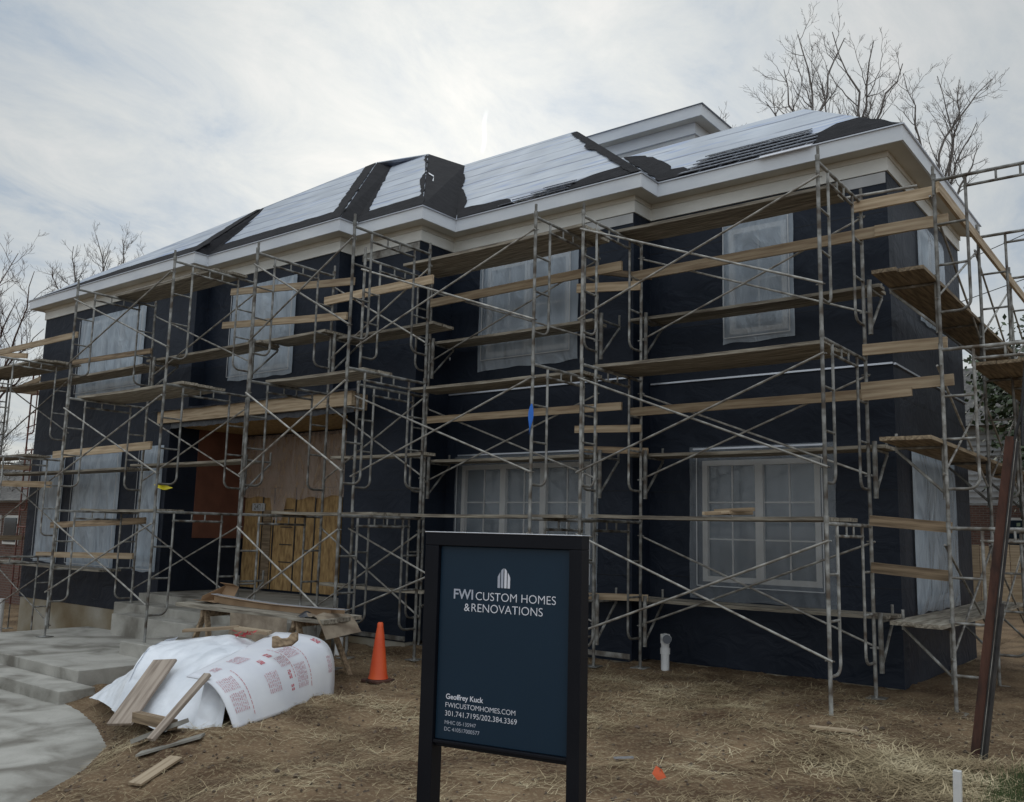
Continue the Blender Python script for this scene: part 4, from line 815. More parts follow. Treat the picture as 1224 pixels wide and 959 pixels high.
# tapes
bt = MB(); vs = []
for i in range(13):
    t = i / 12; w8 = .012 + .022 * math.sin(math.pi * t); vs += [(-3.712 - .03 * t - w8, -2.735 - .02 * math.sin(t * 6), 3.42 - .40 * t), (-3.712 - .03 * t + w8, -2.74 + .02 * math.sin(t * 5), 3.42 - .40 * t)]
for i in range(0):
    t = i / 12; vs += [(-3.66 - .02 * t, -2.73 - .02 * math.sin(t * 6), 3.53 - .45 * t), (-3.70 - .05 * t, -2.74 + .02 * math.sin(t * 5), 3.50 - .47 * t)]
bt.add(vs, [(2 * i, 2 * i + 2, 2 * i + 3, 2 * i + 1) for i in range(12)], True); tag(bt.build('ribbon', 'blue', origin=(-3.68, -2.73, 3.3)), 'blue ribbon tied to a scaffold leg behind the sign', 'ribbon')
bt = MB(); vs = []
for i in range(13):
    t = i / 12; vs += [(-9.77 + .02 * math.sin(t * 9), -4.32 + .27 * t, 2.37 + .035 * math.sin(t * 4)), (-9.73 + .02 * math.sin(t * 7), -4.30 + .27 * t, 2.33 - .035 * math.sin(t * 3.3))]
bt.add(vs, [(2 * i, 2 * i + 2, 2 * i + 3, 2 * i + 1) for i in range(12)], True); tag(bt.build('caution_ribbon', 'yellow', origin=(-9.75, -4.1, 2.3)), 'yellow ribbon wrapped round the scaffold frame left of the entrance', 'ribbon')

# ------------------------------------------------------------ covered pile
def loft(name, rows_, mt, parent=None, sub=2, **kw):
    b = MB(); c = len(rows_[0]); vs = [p for r_ in rows_ for p in r_]
    b.add(vs, [(i * c + j, i * c + j + 1, (i + 1) * c + j + 1, (i + 1) * c + j) for i in range(len(rows_) - 1) for j in range(c - 1)], True)
    ob = b.build(name, mt, parent, **kw)
    s_ = ob.modifiers.new('s', 'SUBSURF'); s_.levels = sub; s_.render_levels = sub; s_.subdivision_type = 'CATMULL_CLARK'; s_.boundary_smooth = 'PRESERVE_CORNERS'
    return ob
TP = thing('plastic_tarp', 'crumpled white plastic tarp draped over the left half of the material pile', 'tarp', (-5.6, -6.1, -.2))
def jr(P, a=.03): return [[(x + a * noise.noise((x * 5, y * 5, z * 5)), y + a * noise.noise((x * 5, z * 5, 3 + y)), z + a * noise.noise((z * 5, y * 5, 7 + x * 3))) for x, y, z in r_] for r_ in P]
rows_ = [
 [(-6.28, -6.62, -.20), (-5.95, -6.68, -.2), (-5.61, -6.72, -.20), (-5.28, -6.80, -.2), (-4.95, -6.80, -.20), (-4.64, -6.74, -.18)],
 [(-6.34, -6.52, .02), (-6.0, -6.52, .05), (-5.75, -6.5, .08), (-5.3, -6.52, .08), (-4.92, -6.45, .10), (-4.74, -6.5, .10)],
 [(-6.40, -6.36, .25), (-6.1, -6.24, .28), (-5.78, -6.2, .30), (-5.35, -6.2, .32), (-4.98, -6.2, .30), (-4.86, -6.25, .26)],
 [(-6.50, -6.17, .43), (-6.22, -5.95, .50), (-5.92, -5.82, .53), (-5.55, -5.78, .50), (-5.2, -5.9, .42), (-4.98, -6.0, .38)],
 [(-6.85, -5.6, .46), (-6.5, -5.45, .53), (-6.2, -5.3, .58), (-5.85, -5.3, .58), (-5.6, -5.3, .52), (-5.4, -5.3, .45)],
 [(-7.1, -5.2, -.1), (-6.8, -4.95, .15), (-6.4, -4.8, .2), (-6.0, -4.7, .2), (-5.7, -4.7, .2), (-5.4, -4.7, .2)]]
cr_o = loft('sheet', jr(rows_, .04), 'tarp', TP, sub=4)
def crumple(ob, sc_, st_):
    tx = bpy.data.textures.new('crumple', 'VORONOI'); tx.noise_scale = sc_; tx.distance_metric = 'DISTANCE'; tx.weight_1 = -1.0; tx.weight_2 = 1.0; tx.noise_intensity = 1.0
    md = ob.modifiers.new('c', 'DISPLACE'); md.texture = tx; md.strength = st_; md.mid_level = .4; md.texture_coords = 'LOCAL'
crumple(cr_o, .30, .07)
rows_ = [[(-6.3, -6.62, -.22), (-6.36, -6.42, .2), (-6.48, -6.2, .42), (-6.85, -5.6, .44)], [(-6.75, -6.35, -.24), (-6.75, -6.2, .05), (-6.8, -6.0, .25), (-7.0, -5.6, .25)], [(-7.4, -6.2, -.28), (-7.4, -5.95, -.05), (-7.45, -5.7, .05), (-7.5, -5.4, .1)], [(-8.0, -6.0, -.36), (-7.95, -5.8, -.2), (-7.9, -5.6, -.15), (-7.9, -5.4, -.15)]]
crumple(loft('tarp_tail', jr(rows_, .09), 'tarp', TP, sub=4), .22, .08)
rows_ = [[(-4.66, -6.74, -.17), (-4.56, -6.64, -.17), (-4.50, -6.50, -.17)], [(-4.76, -6.62, .1), (-4.66, -6.52, .1), (-4.62, -6.4, .1)], [(-4.86, -6.5, .25), (-4.80, -6.42, .25), (-4.76, -6.3, .24)]]
crumple(loft('tarp_fold', jr(rows_, .05), 'tarp', TP, sub=4), .18, .05)
# rigid foam sheet with red print, bent over the pile
P0 = Vector((-4.38, -6.49, -.11)); Q0 = Vector((-4.97, -4.72, -.12)); wv = Vector((-.95, -.31, 0))
profN = [(-.03, -.02), (.03, .10), (.12, .24), (.20, .32), (.30, .385), (.42, .41), (.56, .42)]
profF = [(.0, .0), (.0, .22), (.02, .40), (.10, .55), (.25, .63), (.50, .66), (.82, .66)]
def sheetpt(u_, v_, off=0.):
    """u along the pile near->far, v along the bent profile."""
    k = v_ * 6; i = min(5, int(k)); f = k - i
    def ev(prof, B):
        cr_ = []
        for a in range(2):
            pa = prof[max(0, i - 1)][a]; pb = prof[i][a]; pc = prof[i + 1][a]; pd = prof[min(6, i + 2)][a]
            cr_.append(.5 * (2 * pb + (pc - pa) * f + (2 * pa - 5 * pb + 4 * pc - pd) * f * f + (3 * pb - pa - 3 * pc + pd) * f ** 3))
        return B + wv * cr_[0] + Vector((0, 0, cr_[1]))
    a = ev(profN, P0); b = ev(profF, Q0); return a.lerp(b, u_)
def sheetn(u_, v_):
    e_ = .01; a = sheetpt(min(1, u_ + e_), v_) - sheetpt(max(0, u_ - e_), v_); b = sheetpt(u_, min(1, v_ + e_)) - sheetpt(u_, max(0, v_ - e_)); n_ = a.cross(b).normalized()
    return n_ if n_.z > 0 or n_.dot(Vector((1, -.3, 0))) > 0 else -n_
FS = thing('foam_sheet', 'white insulation sheet with red print bent over the right half of the pile', 'insulation sheet', (-4.7, -5.6, -.1))
b = MB(); NU, NV = 16, 24; vs = [sheetpt(i / NU, j / NV) for i in range(NU + 1) for j in range(NV + 1)]
b.add(vs, [(i * (NV + 1) + j, (i + 1) * (NV + 1) + j, (i + 1) * (NV + 1) + j + 1, i * (NV + 1) + j + 1) for i in range(NU) for j in range(NV)], True)
ob = b.build('board', 'board_white', FS); md = ob.modifiers.new('t', 'SOLIDIFY'); md.thickness = .012; md.offset = -1 if sheetn(.5, .5).dot((vs[1] - vs[0]).cross(vs[NV + 1] - vs[0])) < 0 else 1
md.offset = 0
def patch(u0, u1, v0, v1, mt, nm='print'):
    b = MB(); vs = []; n_ = 5
    for i in range(n_ + 1):
        for j in range(n_ + 1): u_ = u0 + (u1 - u0) * i / n_; v_ = v0 + (v1 - v0) * j / n_; vs.append(sheetpt(u_, v_) + sheetn(u_, v_) * .0095)
    b.add(vs, [(i * (n_ + 1) + j, (i + 1) * (n_ + 1) + j, (i + 1) * (n_ + 1) + j + 1, i * (n_ + 1) + j + 1) for i in range(n_) for j in range(n_)], True)
    return b
pr = MB(); pr2 = MB(); rnd = random.Random(5)
def blk(u0, u1, v0, v1, lines, tgt, fill=.55, along='u'):
    own = MB()
    for k in range(lines):
        if along == 'u':
            va = v0 + (v1 - v0) * k / lines; vb = va + (v1 - v0) / lines * fill; u_ = u0
            while u_ < u1 - .004:
                l_ = rnd.uniform(.008, .03); x = patch(u_, min(u_ + l_, u1), va, vb, None); own.add(x.v, x.f, True); u_ += l_ + .006
        else:
            ua = u0 + (u1 - u0) * k / lines; ub = ua + (u1 - u0) / lines * fill; v_ = v0
            while v_ < v1 - .004:
                l_ = rnd.uniform(.02, .06); x = patch(ua, ub, v_, min(v_ + l_, v1), None); own.add(x.v, x.f, True); v_ += l_ + .012
    own.build('print', 'print_red' if tgt is pr else 'print_pale', FS)
blk(.035, .16, .40, .62, 9, pr2, along='v'); blk(.05, .17, .16, .36, 8, pr2, along='v'); blk(.19, .195, .10, .72, 1, pr, .9, 'v')
blk(.36, .47, .22, .46, 7, pr2, along='v'); blk(.40, .44, .60, .68, 3, pr, .8, 'v'); blk(.50, .54, .66, .74, 3, pr, .8, 'v'); blk(.52, .60, .46, .62, 6, pr2, along='v')
blk(.62, .72, .18, .44, 8, pr2, along='v'); blk(.745, .750, .16, .8, 1, pr, .9, 'v'); blk(.60, .605, .30, .80, 1, pr, .9, 'v'); blk(.55, .58, .30, .40, 2, pr, .7, 'v'); blk(.55, .58, .18, .24, 2, pr, .7, 'v'); blk(.62, .73, .54, .72, 8, pr2, along='v'); blk(.30, .42, .76, .90, 6, pr2, along='v')
blk(.93, .97, .58, .68, 3, pr, .8, 'v'); blk(.93, .97, .22, .40, 4, pr2, .6, 'v'); blk(.12, .19, .80, .88, 4, pr2, .7, 'v')
for body, u0, v0, s_ in (('R', .53, .72, .10), ('TP', .44, .66, .1)): pass
# boards on and around the pile
flatboard('plank_offcut', (-5.60, -6.93, -.20), (-5.89, -6.30, .33), .29, .028, 'offcut', 'wide dirty brown board leaning on the white tarp', 'board', upv=(.15, -.6, .7))
board('plank_offcut', (-4.64, -7.16, -.16), (-4.73, -6.55, .34), .035, .085, 'offcut', upv=(0, -.6, .7), label='narrow brown board leaning up under the printed insulation sheet', cat='board')
flatboard('plank_offcut', gg(-4.72, -7.22, .02), gg(-4.30, -6.85, .03), .16, .02, 'concrete', 'grey flat board lying on the dirt in front of the pile', 'board')
flatboard('plank_offcut', gg(-5.05, -7.05, .05), gg(-4.62, -6.86, .08), .20, .04, 'concrete', 'pale grey slab lying under the leaning boards of the pile', 'board')
flatboard('plank_offcut', (-5.35, -6.90, -.09), (-4.66, -6.93, -.07), .09, .09, 'lumber_old', 'short brown timber block at the foot of the white tarp', 'board')
flatboard('plank_offcut', gg(-3.97, -7.68, .03), gg(-4.12, -7.22, .04), .13, .02, 'lumber', 'pale broken board lying alone on the dirt in front of the pile', 'board')
flatboard('plank_offcut', (-6.45, -5.75, .555), (-6.02, -5.30, .60), .14, .03, 'lumber_old', 'brown board lying on top of the tarp at the left', 'board')
flatboard('plank_offcut', (-6.0, -5.35, .59), (-5.6, -5.18, .56), .11, .04, 'lumber', 'pale board lying on top of the tarp next to the red cloth', 'board')
rc = MB(); rnd = random.Random(2)
for i in range(26):
    c = Vector((-5.62 + rnd.uniform(-.09, .09), -5.50 + rnd.uniform(-.06, .06), .56 + rnd.uniform(0, .03))); a = Vector((rnd.uniform(-1, 1), rnd.uniform(-1, 1), rnd.uniform(-.5, .5))) * .045; b_ = Vector((rnd.uniform(-1, 1), rnd.uniform(-1, 1), rnd.uniform(-.5, .5))) * .045
    rc.add([c, c + a, c + a + b_, c + b_], [(0, 1, 2, 3)], True)
tag(rc.build('rag', 'redcloth', origin=(-5.62, -5.5, .6)), 'crumpled dark red rag on top of the pile', 'rag')
wb = MB(); P = [(0, 0), (.20, 0), (.27, .05), (.27, .13), (.20, .13), (.17, .085), (.10, .085), (.06, .12), (0, .12)]; o_ = Vector((-4.95, -5.62, .485)); ax = Vector((.62, .62, .12)).normalized(); ay = Vector((-.2, .1, .95)).normalized(); az = ax.cross(ay)
k = len(P); vs = [o_ + ax * a + ay * b_ for a, b_ in P] + [o_ + ax * a + ay * b_ + az * .09 for a, b_ in P]
wb.add(vs, [tuple(range(k)), tuple(reversed(range(k, 2 * k)))] + [(i, i + k, (i + 1) % k + k, (i + 1) % k) for i in range(k)])
ob = tag(wb.build('timber_block', 'lumber_old', origin=(-4.9, -5.5, .6)), 'notched brown timber block weighing down the printed insulation sheet', 'block'); bevel(ob, .012)
# ------------------------------------------------------------ work table
WT = thing('work_table', 'makeshift work table of planks on sawhorses in front of the entrance', 'table', (-6.5, -4.4, 0))
def tp(t, s_, z): a = Vector((-8.08, -4.70, 0)); b = Vector((-5.32, -4.50, 0)); q_ = a.lerp(b, t); pr_ = Vector((-.07, .997, 0)); return (q_.x + pr_.x * s_, q_.y + pr_.y * s_, z - (.19 if z > .3 else 0))
def tz(t): return 0
def tray(U, V, d): # point on the sight line, used only to compute the table height once
    pass
for i, s_ in enumerate((.0, .26, .52)): board('table_plank', tp(-.02 + .02 * i, s_, .89 - .02 * i * 0), tp(1.0 - .02 * i, s_, .86), .05, .25, 'plank', parent=WT)
for t in (.17, .80):
    sh = MB()
    for s_ in (-.02, .5):
        for dx in (-.12, .12): sh.bar(tp(t, s_, .86), tp(t + dx, s_ + (-.1 if s_ < 0 else .1), gz(*tp(t + dx, s_, 0)[:2])), .07, .035, (0, 1, 0))
    sh.bar(tp(t, -.1, .80), tp(t, .6, .80), .09, .04); sh.build('sawhorse', 'lumber_old', WT)
def sheetobj(name, pts, mt, label, cat, th=.004):
    ob = MB().slab(pts, th).build(name, mt, origin=pts[0]); return tag(ob, label, cat)
board('trim_bundle', tp(.13, .30, .965), tp(.93, .30, .935), .08, .24, 'cardboard', label='long flat brown carton of trim lying on the work table', cat='carton', wavy=-.03)
board('metal_flashing', tp(.13, .17, 1.04), tp(1.02, .2, .99), .006, .10, 'metal_edge', label='long thin bright metal strip on the carton on the work table', cat='metal strip', wavy=-.03)
bp_ = MB(); vs = []
for i in range(15):
    t = .40 + .38 * i / 14
    for j in range(4): x, y, z = tp(t, -.14 - .02 * noise.noise((t * 9, j, 0)), .86 - .13 * j * (1 + .5 * noise.noise((t * 14, 0, 4)))); vs.append((x, y, z))
bp_.add(vs, [(i * 4 + j, i * 4 + 4 + j, i * 4 + 5 + j, i * 4 + 1 + j) for i in range(14) for j in range(3)], True); tag(bp_.build('paper_sheet', 'brown_paper', origin=tp(.6, -.14, .8)), 'torn brown paper hanging from the front edge of the work table', 'paper')
bp_ = MB(); vs = []
for i in range(9):
    t = .90 + .13 * i / 8
    for j in range(5): x, y, z = tp(t + .01 * j * noise.noise((t * 20, j, 2)), -.15 + .15 * j + .03 * noise.noise((t * 20, j, 0)), .915 + .07 * noise.noise((t * 24, j * 1.1, 4)) - (.22 * (i - 4) / 4 if i > 4 else 0)); vs.append((x, y, z))
bp_.add(vs, [(i * 5 + j, i * 5 + 5 + j, i * 5 + 6 + j, i * 5 + 1 + j) for i in range(8) for j in range(4)], True); tag(bp_.build('crumpled_paper', 'brown_paper', origin=tp(.97, 0, .9)), 'crumpled brown paper on the right end of the work table', 'paper')
c_ = Vector(tp(.87, -.06, .905)); bg_ = MB(); vs = []
for i in range(7):
    for j in range(7): a, b_ = i / 6, j / 6; vs.append(c_ + Vector((.997, .07, 0)) * (.20 * (a - .5)) + Vector((-.07, .997, 0)) * (.14 * (b_ - .5)) + Vector((0, 0, .07 * math.sin(math.pi * a) * math.sin(math.pi * b_) + .02 * noise.noise((a * 4, b_ * 4, 0)) - .01)))
bg_.add(vs, [(i * 7 + j, i * 7 + 7 + j, i * 7 + 8 + j, i * 7 + 1 + j) for i in range(6) for j in range(6)], True); tag(bg_.build('plastic_bag', 'membrane', origin=c_), 'small crumpled black plastic bag near the right end of the work table', 'bag')
CB = thing('cardboard_box', 'open brown cardboard box at the left end of the work table', 'box', tp(.10, .22, .93))
def cbx(pts, nm): MB().slab(pts, .005).build(nm, 'cardboard', CB)
cbx([tp(.055, .12, .935), tp(.165, .12, .93), tp(.165, .40, .93), tp(.055, .40, .935)], 'bottom'); cbx([tp(.055, .40, .935), tp(.165, .40, .93), tp(.185, .46, 1.13), tp(.085, .46, 1.14)], 'side'); cbx([tp(.085, .46, 1.14), tp(.185, .46, 1.13), tp(.185, .36, 1.17), tp(.085, .36, 1.18)], 'flap'); cbx([tp(.055, .12, .935), tp(.165, .12, .93), tp(.155, .02, .955), tp(.045, .02, .96)], 'flap')
cbx([tp(.055, .12, .935), tp(.055, .40, .935), tp(.085, .46, 1.14), tp(.06, .13, 1.0)], 'side')
tag(MB().path([(-7.95, -3.0, .55), (-7.75, -3.05, .30), (-7.9, -3.1, .12), (-8.1, -3.1, .05)], .012, 8).build('hose', 'wire', origin=(-7.9, -3, .0)), 'black hose hanging behind the work table', 'hose')

# ------------------------------------------------------------ trees and neighbours
ra = Vector((.7886, .6144, 0))     # sideways as seen from the street
def hd(s_, dz, dep=0., f=1.): v = ra * s_ + Vector((-.61, .78, 0)) * dep; return (v.x, v.y, dz, f)
def fan_tree(loc, hub, tips, label, seed, r=.2, tw=.011, mt='bark', dens=9, depth=3, side=.34):
    """A trunk up to a fork, then one long curved limb to each tip, with twigs on twigs along every limb."""
    rnd = random.Random(seed); t = thing('bare_tree', label, 'tree', loc, 'bare winter trees'); tr = MB(); p = Vector(loc); hub = Vector(hub); k = 8; q = p - Vector((0, 0, .3))
    for i in range(k): e_ = p.lerp(hub, (i + 1) / k) + Vector((rnd.uniform(-.06, .06), rnd.uniform(-.06, .06), 0)) * (i < k - 1); tr.tube(q, e_, r * (1 - .45 * i / k), 10, r * (1 - .45 * (i + 1) / k), caps=False); q = e_
    tr.build('trunk', mt, t); cr_ = MB()
    def grow(a, b, rr, dp):
        L = (b - a).length
        if L < .12: return
        ax = (b - a).normalized(); bow = Vector((rnd.uniform(-1, 1), rnd.uniform(-1, 1), rnd.uniform(-1, .1))); bow = (bow - ax * bow.dot(ax)) * L * .10; n_ = 9 if dp > 1 else 5 if dp else 3; pts = []
        for i in range(n_ + 1):
            f = i / n_; w_ = Vector((rnd.uniform(-1, 1), rnd.uniform(-1, 1), rnd.uniform(-1, 1))) * L * .018 * (0 < i < n_); pts.append(a.lerp(b, f) + bow * math.sin(math.pi * f) + w_)
        for i in range(n_):
            r0 = max(tw * .55, rr * (1 - .8 * i / n_)); r1 = max(tw * .5, rr * (1 - .8 * (i + 1) / n_)); cr_.tube(pts[i], pts[i + 1], r0, 6 if r0 > .04 else 4 if r0 > .02 else 3, r1, caps=False)
        if dp <= 0: return
        m_ = int(dens * (1 if dp == depth else .62)); 
        for c in range(m_):
            f = rnd.uniform(.18, .97); i = min(n_ - 1, int(f * n_)); o_ = pts[i].lerp(pts[i + 1], f * n_ - i); sd_ = Vector((rnd.uniform(-1, 1), rnd.uniform(-1, 1), rnd.uniform(-.5, 1))).normalized(); sd_ = (sd_ - ax * sd_.dot(ax)).normalized()
            l_ = L * side * rnd.uniform(.6, 1.25) * (1.15 - .6 * f); d_ = (ax * rnd.uniform(.7, 1.1) + sd_ * rnd.uniform(.55, .95) + Vector((0, 0, .15))).normalized(); grow(o_, o_ + d_ * l_, max(tw * .7, rr * (1 - .7 * f) * .5), dp - 1)
    for x, y, z in tips: grow(hub.copy(), Vector((x, y, z)), r * .34, depth)
    cr_.build('crown', mt, t); return t
fan_tree((-7.3, 20.6, -.3), (-7.2, 20.5, 13.6), [(-7.2, 20.5, 20.9), (-9.6, 19.8, 18.5), (-9.0, 20.2, 19.8), (-8.2, 19.6, 20.7), (-5.9, 21.2, 20.4), (-6.6, 20.0, 20.2), (-5.0, 21.6, 19.4), (-8.0, 21.6, 19.6), (-9.2, 20.5, 17.9)], 'broad bare winter tree rising behind the right end of the roof', 11, r=.26, tw=.0085, dens=11, depth=3, side=.38)
fan_tree((-4.4, 21.2, -.3), (-4.3, 21.2, 12.6), [(-2.1, 21.8, 18.0), (-3.0, 21.0, 17.9), (-3.9, 21.9, 18.7), (-2.7, 22.0, 16.6), (-4.8, 20.8, 18.6), (-2.5, 21.1, 15.4)], 'bare tree behind the right roof corner, branches reaching to the right', 31, r=.2, tw=.0085, dens=11, depth=3, side=.38)
fan_tree((-11.6, 19.0, -.3), (-11.5, 19.1, 13.5), [(-11.1, 19.1, 18.3), (-11.9, 18.9, 17.9), (-10.7, 19.2, 17.6)], 'small bare treetop showing beside the rear white gable', 23, r=.12, tw=.012, dens=8)
fan_tree((-37.3, 8, -1.5), (-37.2, 8.1, 10.3), [(-38.0, 6.4, 13.2), (-37.7, 7.1, 14.3), (-37.3, 7.9, 15.0), (-36.8, 8.9, 15.0), (-36.3, 9.9, 14.4), (-37.2, 8.6, 14.4), (-37.6, 7.5, 13.0)], 'rounded bare tree behind the far left end of the roof', 5, r=.2, tw=.0085, dens=10, side=.40)
fan_tree((-21.6, -3.0, -1.3), (-21.1, -2.6, 4.2), [(-20.8, -1.7, 8.2), (-20.9, -2.1, 8.6), (-21.3, -3.0, 8.8), (-20.6, -1.4, 6.7), (-21.9, -3.2, 8.0), (-20.6, -1.5, 5.7), (-20.9, -2.0, 7.4)], 'reddish bare tree at the left edge of the picture', 14, r=.13, tw=.006, mt='bark_red', dens=11, side=.42)
fan_tree((-29.0, .4, -1.3), (-28.9, .5, .6), [(-28.3, 1.0, 4.6), (-28.9, .1, 5.0), (-29.5, -.4, 4.4), (-28.0, 1.6, 3.8), (-28.5, .9, 5.6)], 'low twiggy bare bush behind the left scaffold', 19, r=.07, tw=.009, dens=11, side=.5)
def leafy(loc, rx, rz_, zc_, label, seed, n_, mt='leaf', cat='tree', name='evergreen_tree', sz=.11):
    rnd = random.Random(seed); t = thing(name, label, cat, loc); tr = MB(); tr.tube((loc[0], loc[1], loc[2] - .2), (loc[0], loc[1], zc_), .16, 8, .08)
    cl = []
    for i in range(34):
        a, b_ = rnd.uniform(0, 6.28), math.acos(rnd.uniform(-1, 1)); rr = rnd.uniform(.45, 1.0); c = Vector((loc[0] + rx * rr * math.sin(b_) * math.cos(a), loc[1] + rx * rr * math.sin(b_) * math.sin(a), zc_ + rz_ * rr * math.cos(b_))); cl.append(c); tr.tube((loc[0], loc[1], zc_ - rz_ * .6 + (c.z - zc_) * .3), c, .03, 5, .01)
    tr.build('trunk', 'bark', t); lf = MB()
    for i in range(n_):
        c = rnd.choice(cl) + Vector((rnd.gauss(0, 1), rnd.gauss(0, 1), rnd.gauss(0, .8))) * rx * .20; a = Vector((rnd.uniform(-1, 1), rnd.uniform(-1, 1), rnd.uniform(-1, .6))).normalized(); b_ = a.orthogonal().normalized() * .38; s_ = sz * rnd.uniform(.6, 1.4)
        lf.add([c, c + (a * .5 + b_) * s_, c + a * s_, c + (a * .5 - b_) * s_], [(0, 1, 2, 3)])
    lf.build('crown', mt, t); return t
leafy((1.2, 17.5, -.1), 3.2, 3.0, 5.3, 'dark leafy evergreen tree behind the right side scaffold', 3, 22000, sz=.17)
leafy((3.6, 14.0, -.1), 1.8, 2.0, 5.2, 'smaller evergreen tree at the right edge of the picture', 8, 11000, 'leaf2', sz=.14)
def box_house(name, label, x0, x1, y0, y1, zs, zb, zt, zr, wallm, upm, loc):
    t = thing(name, label, 'house', loc); MB().box(x0, x1, y0, y1, zs, zb).build('wall', wallm, t); MB().box(x0 + .01, x1 - .01, y0 + .01, y1 - .01, zb + .001, zt).build('upper_wall', upm, t)
    ym = (y0 + y1) / 2
    MB().add([(x0 - .4, y0 - .4, zt), (x1 + .4, y0 - .4, zt), (x1 + .4, y1 + .4, zt), (x0 - .4, y1 + .4, zt), (x0 - .4, ym, zr), (x1 + .4, ym, zr)], [(0, 1, 5, 4), (2, 3, 4, 5), (1, 2, 5), (3, 0, 4), (0, 3, 2, 1)]).build('roof', 'roofgrey', t)
    return t
NR = box_house('neighbour_house', 'brick and white siding house behind the right side scaffold', -6, 9, 21, 28, -.3, 3.0, 5.6, 8.2, 'brick', 'siding', (1, 24, 0))
for x0 in (-2.4, .6, 3.6):
    w_ = MB(); w_.box(x0, x0 + 1.1, 20.93, 20.99, 1.2, 2.6); w_ = w_.build('window', 'white_trim', NR); MB().box(x0 + .08, x0 + 1.02, 20.90, 20.925, 1.28, 1.86).build('pane', 'glass', w_); MB().box(x0 + .08, x0 + 1.02, 20.90, 20.925, 1.94, 2.52).build('pane', 'glass', w_)
for k in range(13): MB().box(-6.03, 9.03, 20.975, 20.995, 3.05 + .19 * k, 3.065 + .19 * k).build('siding_lap', 'steel', NR)
NL = box_house('neighbour_house', 'red brick house beyond the far left scaffold', -34, -25.5, 1.0, 9, -1.5, 2.3, 2.35, 4.4, 'brick', 'siding', (-30, 5, -1.2))
for x0, za, zb_ in ((-28.6, 1.0, 1.9), (-27.3, 1.0, 1.9), (-28.4, -1.0, .5)):
    w_ = MB().box(x0, x0 + 1.0, .93, .99, za, zb_).build('window', 'white_trim', NL); MB().box(x0 + .08, x0 + .92, .90, .925, za + .08, zb_ - .08).build('pane', 'glass', w_)
# fence of new pale boards behind the right scaffold
FE = thing('board_fence', 'pale new board fence behind the right side scaffold', 'fence', (0, 10.5, 0))
rnd = random.Random(9)
for i in range(44): x = -2.5 + i * .2; MB().box(x, x + .185, 10.5, 10.53, .3 + rnd.uniform(0, .05), 1.74 + rnd.uniform(-.03, .03)).build('board', 'lumber', FE)
MB().box(-2.5, 6.3, 10.532, 10.57, 1.4, 1.49).build('rail', 'lumber', FE); MB().box(-2.5, 6.3, 10.532, 10.57, .5, .59).build('rail', 'lumber', FE)
# leftover material on the ground beyond the side scaffold
rnd = random.Random(12)
for i in range(7):
    a = rnd.uniform(0, 3.1); x, y = rnd.uniform(-.3, 1.6) + 1.0, rnd.uniform(4.2, 7.5); L_ = rnd.uniform(.7, 1.4)
    board('lumber_piece', (x, y, gz(x, y) + .05 + .03 * i), (x + L_ * math.cos(a), y + L_ * math.sin(a), gz(x, y) + .05 + .03 * i), .05, .14, 'lumber' if i % 2 else 'board_white', label='loose board on the ground beyond the right side scaffold', cat='board', group='loose boards beyond the side scaffold')
# power lines in the sky at the right
for i, (za, zb_) in enumerate(((9.6, 13.2), (8.2, 11.0), (6.4, 8.2))):
    tag(MB().path([Vector((-3 + 26 * t, 16 - 1.0 * i - 18 * t, za + (zb_ - za) * t - 1.2 * math.sin(math.pi * t) * .4)) for t in [k / 14 for k in range(15)]], .012, 5).build('power_line', 'wire', origin=(0, 16, za)),
        ['highest thin power line in the sky at the right', 'middle thin power line in the sky at the right', 'lowest thin power line in the sky at the right'][i], 'cable', 'power lines')

# ------------------------------------------------------------ straw, grass, clods
rnd = random.Random(21); st = MB()
def blade(x, y, L_, a, wd, lift=.012, bend=.3, tilt=0.):
    z = gz(x, y) + lift; d = Vector((math.cos(a), math.sin(a), tilt)); s_ = Vector((-math.sin(a), math.cos(a), 0)) * wd / 2; c = Vector((x, y, z)); k = Vector((-math.sin(a), math.cos(a), 0)) * L_ * bend * .2
    e1 = c + d * L_ * .5 + k; e2 = c + d * L_
    e1.z = max(gz(e1.x, e1.y) + lift * 1.1, c.z + tilt * L_ * .5); e2.z = max(gz(e2.x, e2.y) + lift * .6, c.z + tilt * L_)
    st.add([c - s_, c + s_, e1 + s_, e2, e1 - s_], [(0, 1, 2, 4), (4, 2, 3)])
CLM = [(1.4, -3.9, .6, 1.2), (1.6, -4.4, .7, 1.5), (-1.6, -2.4, 1.5, .9), (-.7, -2.5, .9, .7), (-2.6, -3.0, 1.3, .8), (-4.2, -4.9, 1.0, .6), (-5.3, -6.9, .8, .8), (-1.3, -6.2, .8, .6), (-2.8, -7.2, .9, .6), (-3.6, -5.0, 1., .5), (.1, -5.4, .8, .6), (-6.2, -6.3, .6, .9), (.5, -6.6, .7, .8)]
cnt = 0; tries = 0
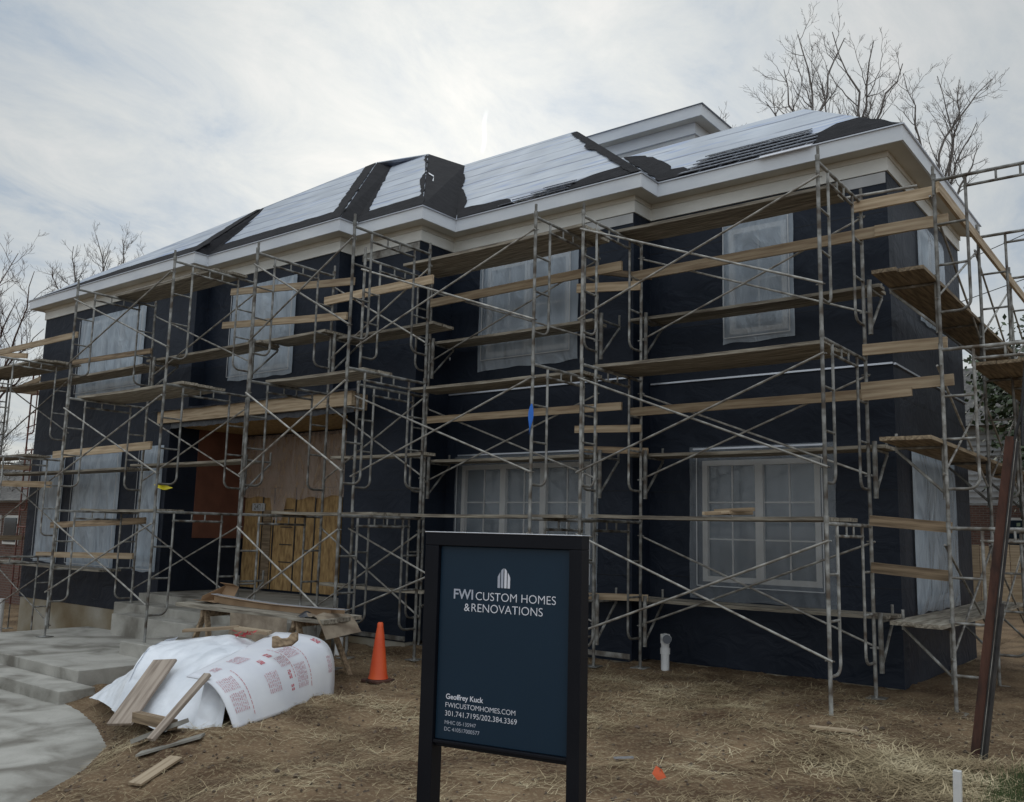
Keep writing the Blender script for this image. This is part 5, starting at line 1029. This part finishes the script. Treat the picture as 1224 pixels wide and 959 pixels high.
while cnt < 27000 and tries < 600000:
    tries += 1; x, y = rnd.uniform(-7.6, 3.4), rnd.uniform(-9.4, -.5)
    if inpoly(x, y, PATH) or x < -8.9: continue
    dn = .16 + sum(w_ * math.exp(-((x - a) ** 2 + (y - b_) ** 2) / (s_ * s_)) for a, b_, s_, w_ in CLM)
    dn *= .12 + 1.5 * max(0, noise.noise((x * 1.4, y * 1.9, 11)) + .22)
    if rnd.random() > dn * .55: continue
    blade(x, y, rnd.uniform(.04, .20), rnd.gauss(.62, .6) if rnd.random() < .6 else rnd.uniform(0, 6.28), rnd.uniform(.003, .006), rnd.uniform(.004, .022), rnd.uniform(-1, 1), rnd.choice((0, 0, 0, .1, .35))); cnt += 1
for i in range(3600):      # thick loose straw round the foot of the post
    a = rnd.gauss(0, .75); b_ = rnd.gauss(0, .5); x, y = 1.30 + a * .72, -3.95 + b_ * .85
    blade(x, y, rnd.uniform(.10, .30), rnd.uniform(0, 6.28), rnd.uniform(.005, .010), rnd.uniform(.008, .045), rnd.uniform(-1, 1), rnd.choice((0, 0, .1, .25)))
tag(st.build('straw', 'straw'), 'dry straw scattered over the dirt', kind='stuff')
st = MB()
for i in range(5200):
    x, y = 2.0 + rnd.gauss(0, .22), -4.0 + rnd.gauss(0, .35)
    if x < 1.7 and rnd.random() < .8: continue
    L_ = rnd.uniform(.05, .14); a = rnd.uniform(0, 6.28); z = gz(x, y); s_ = Vector((math.cos(a), math.sin(a), 0)) * .003; c = Vector((x, y, z)); e_ = c + Vector((rnd.uniform(-.4, .4) * L_, rnd.uniform(-.4, .4) * L_, L_))
    st.add([c - s_, c + s_, e_], [(0, 1, 2)])
tag(st.build('grass', 'grass'), 'patch of short green grass', kind='stuff')
st = MB()
for i in range(3200):
    x, y = rnd.uniform(-7.4, 3), rnd.uniform(-9.2, -.6)
    if inpoly(x, y, PATH): continue
    r_ = rnd.uniform(.006, .022) * (1.8 if rnd.random() < .06 else 1); z = gz(x, y) + r_ * .3; vs = []
    for dx, dy, dz in ((1, 0, 0), (0, 1, 0), (-1, 0, 0), (0, -1, 0), (0, 0, 1), (0, 0, -1)): k = r_ * rnd.uniform(.6, 1.2); vs.append((x + dx * k, y + dy * k, z + dz * k * .8))
    st.add(vs, [(0, 1, 4), (1, 2, 4), (2, 3, 4), (3, 0, 4), (1, 0, 5), (2, 1, 5), (3, 2, 5), (0, 3, 5)], False)
tag(st.build('dirt_clods', 'clod'), 'small clods of dirt', kind='stuff')

for ob in bpy.data.objects:
    if 'o3' in ob: del ob['o3']
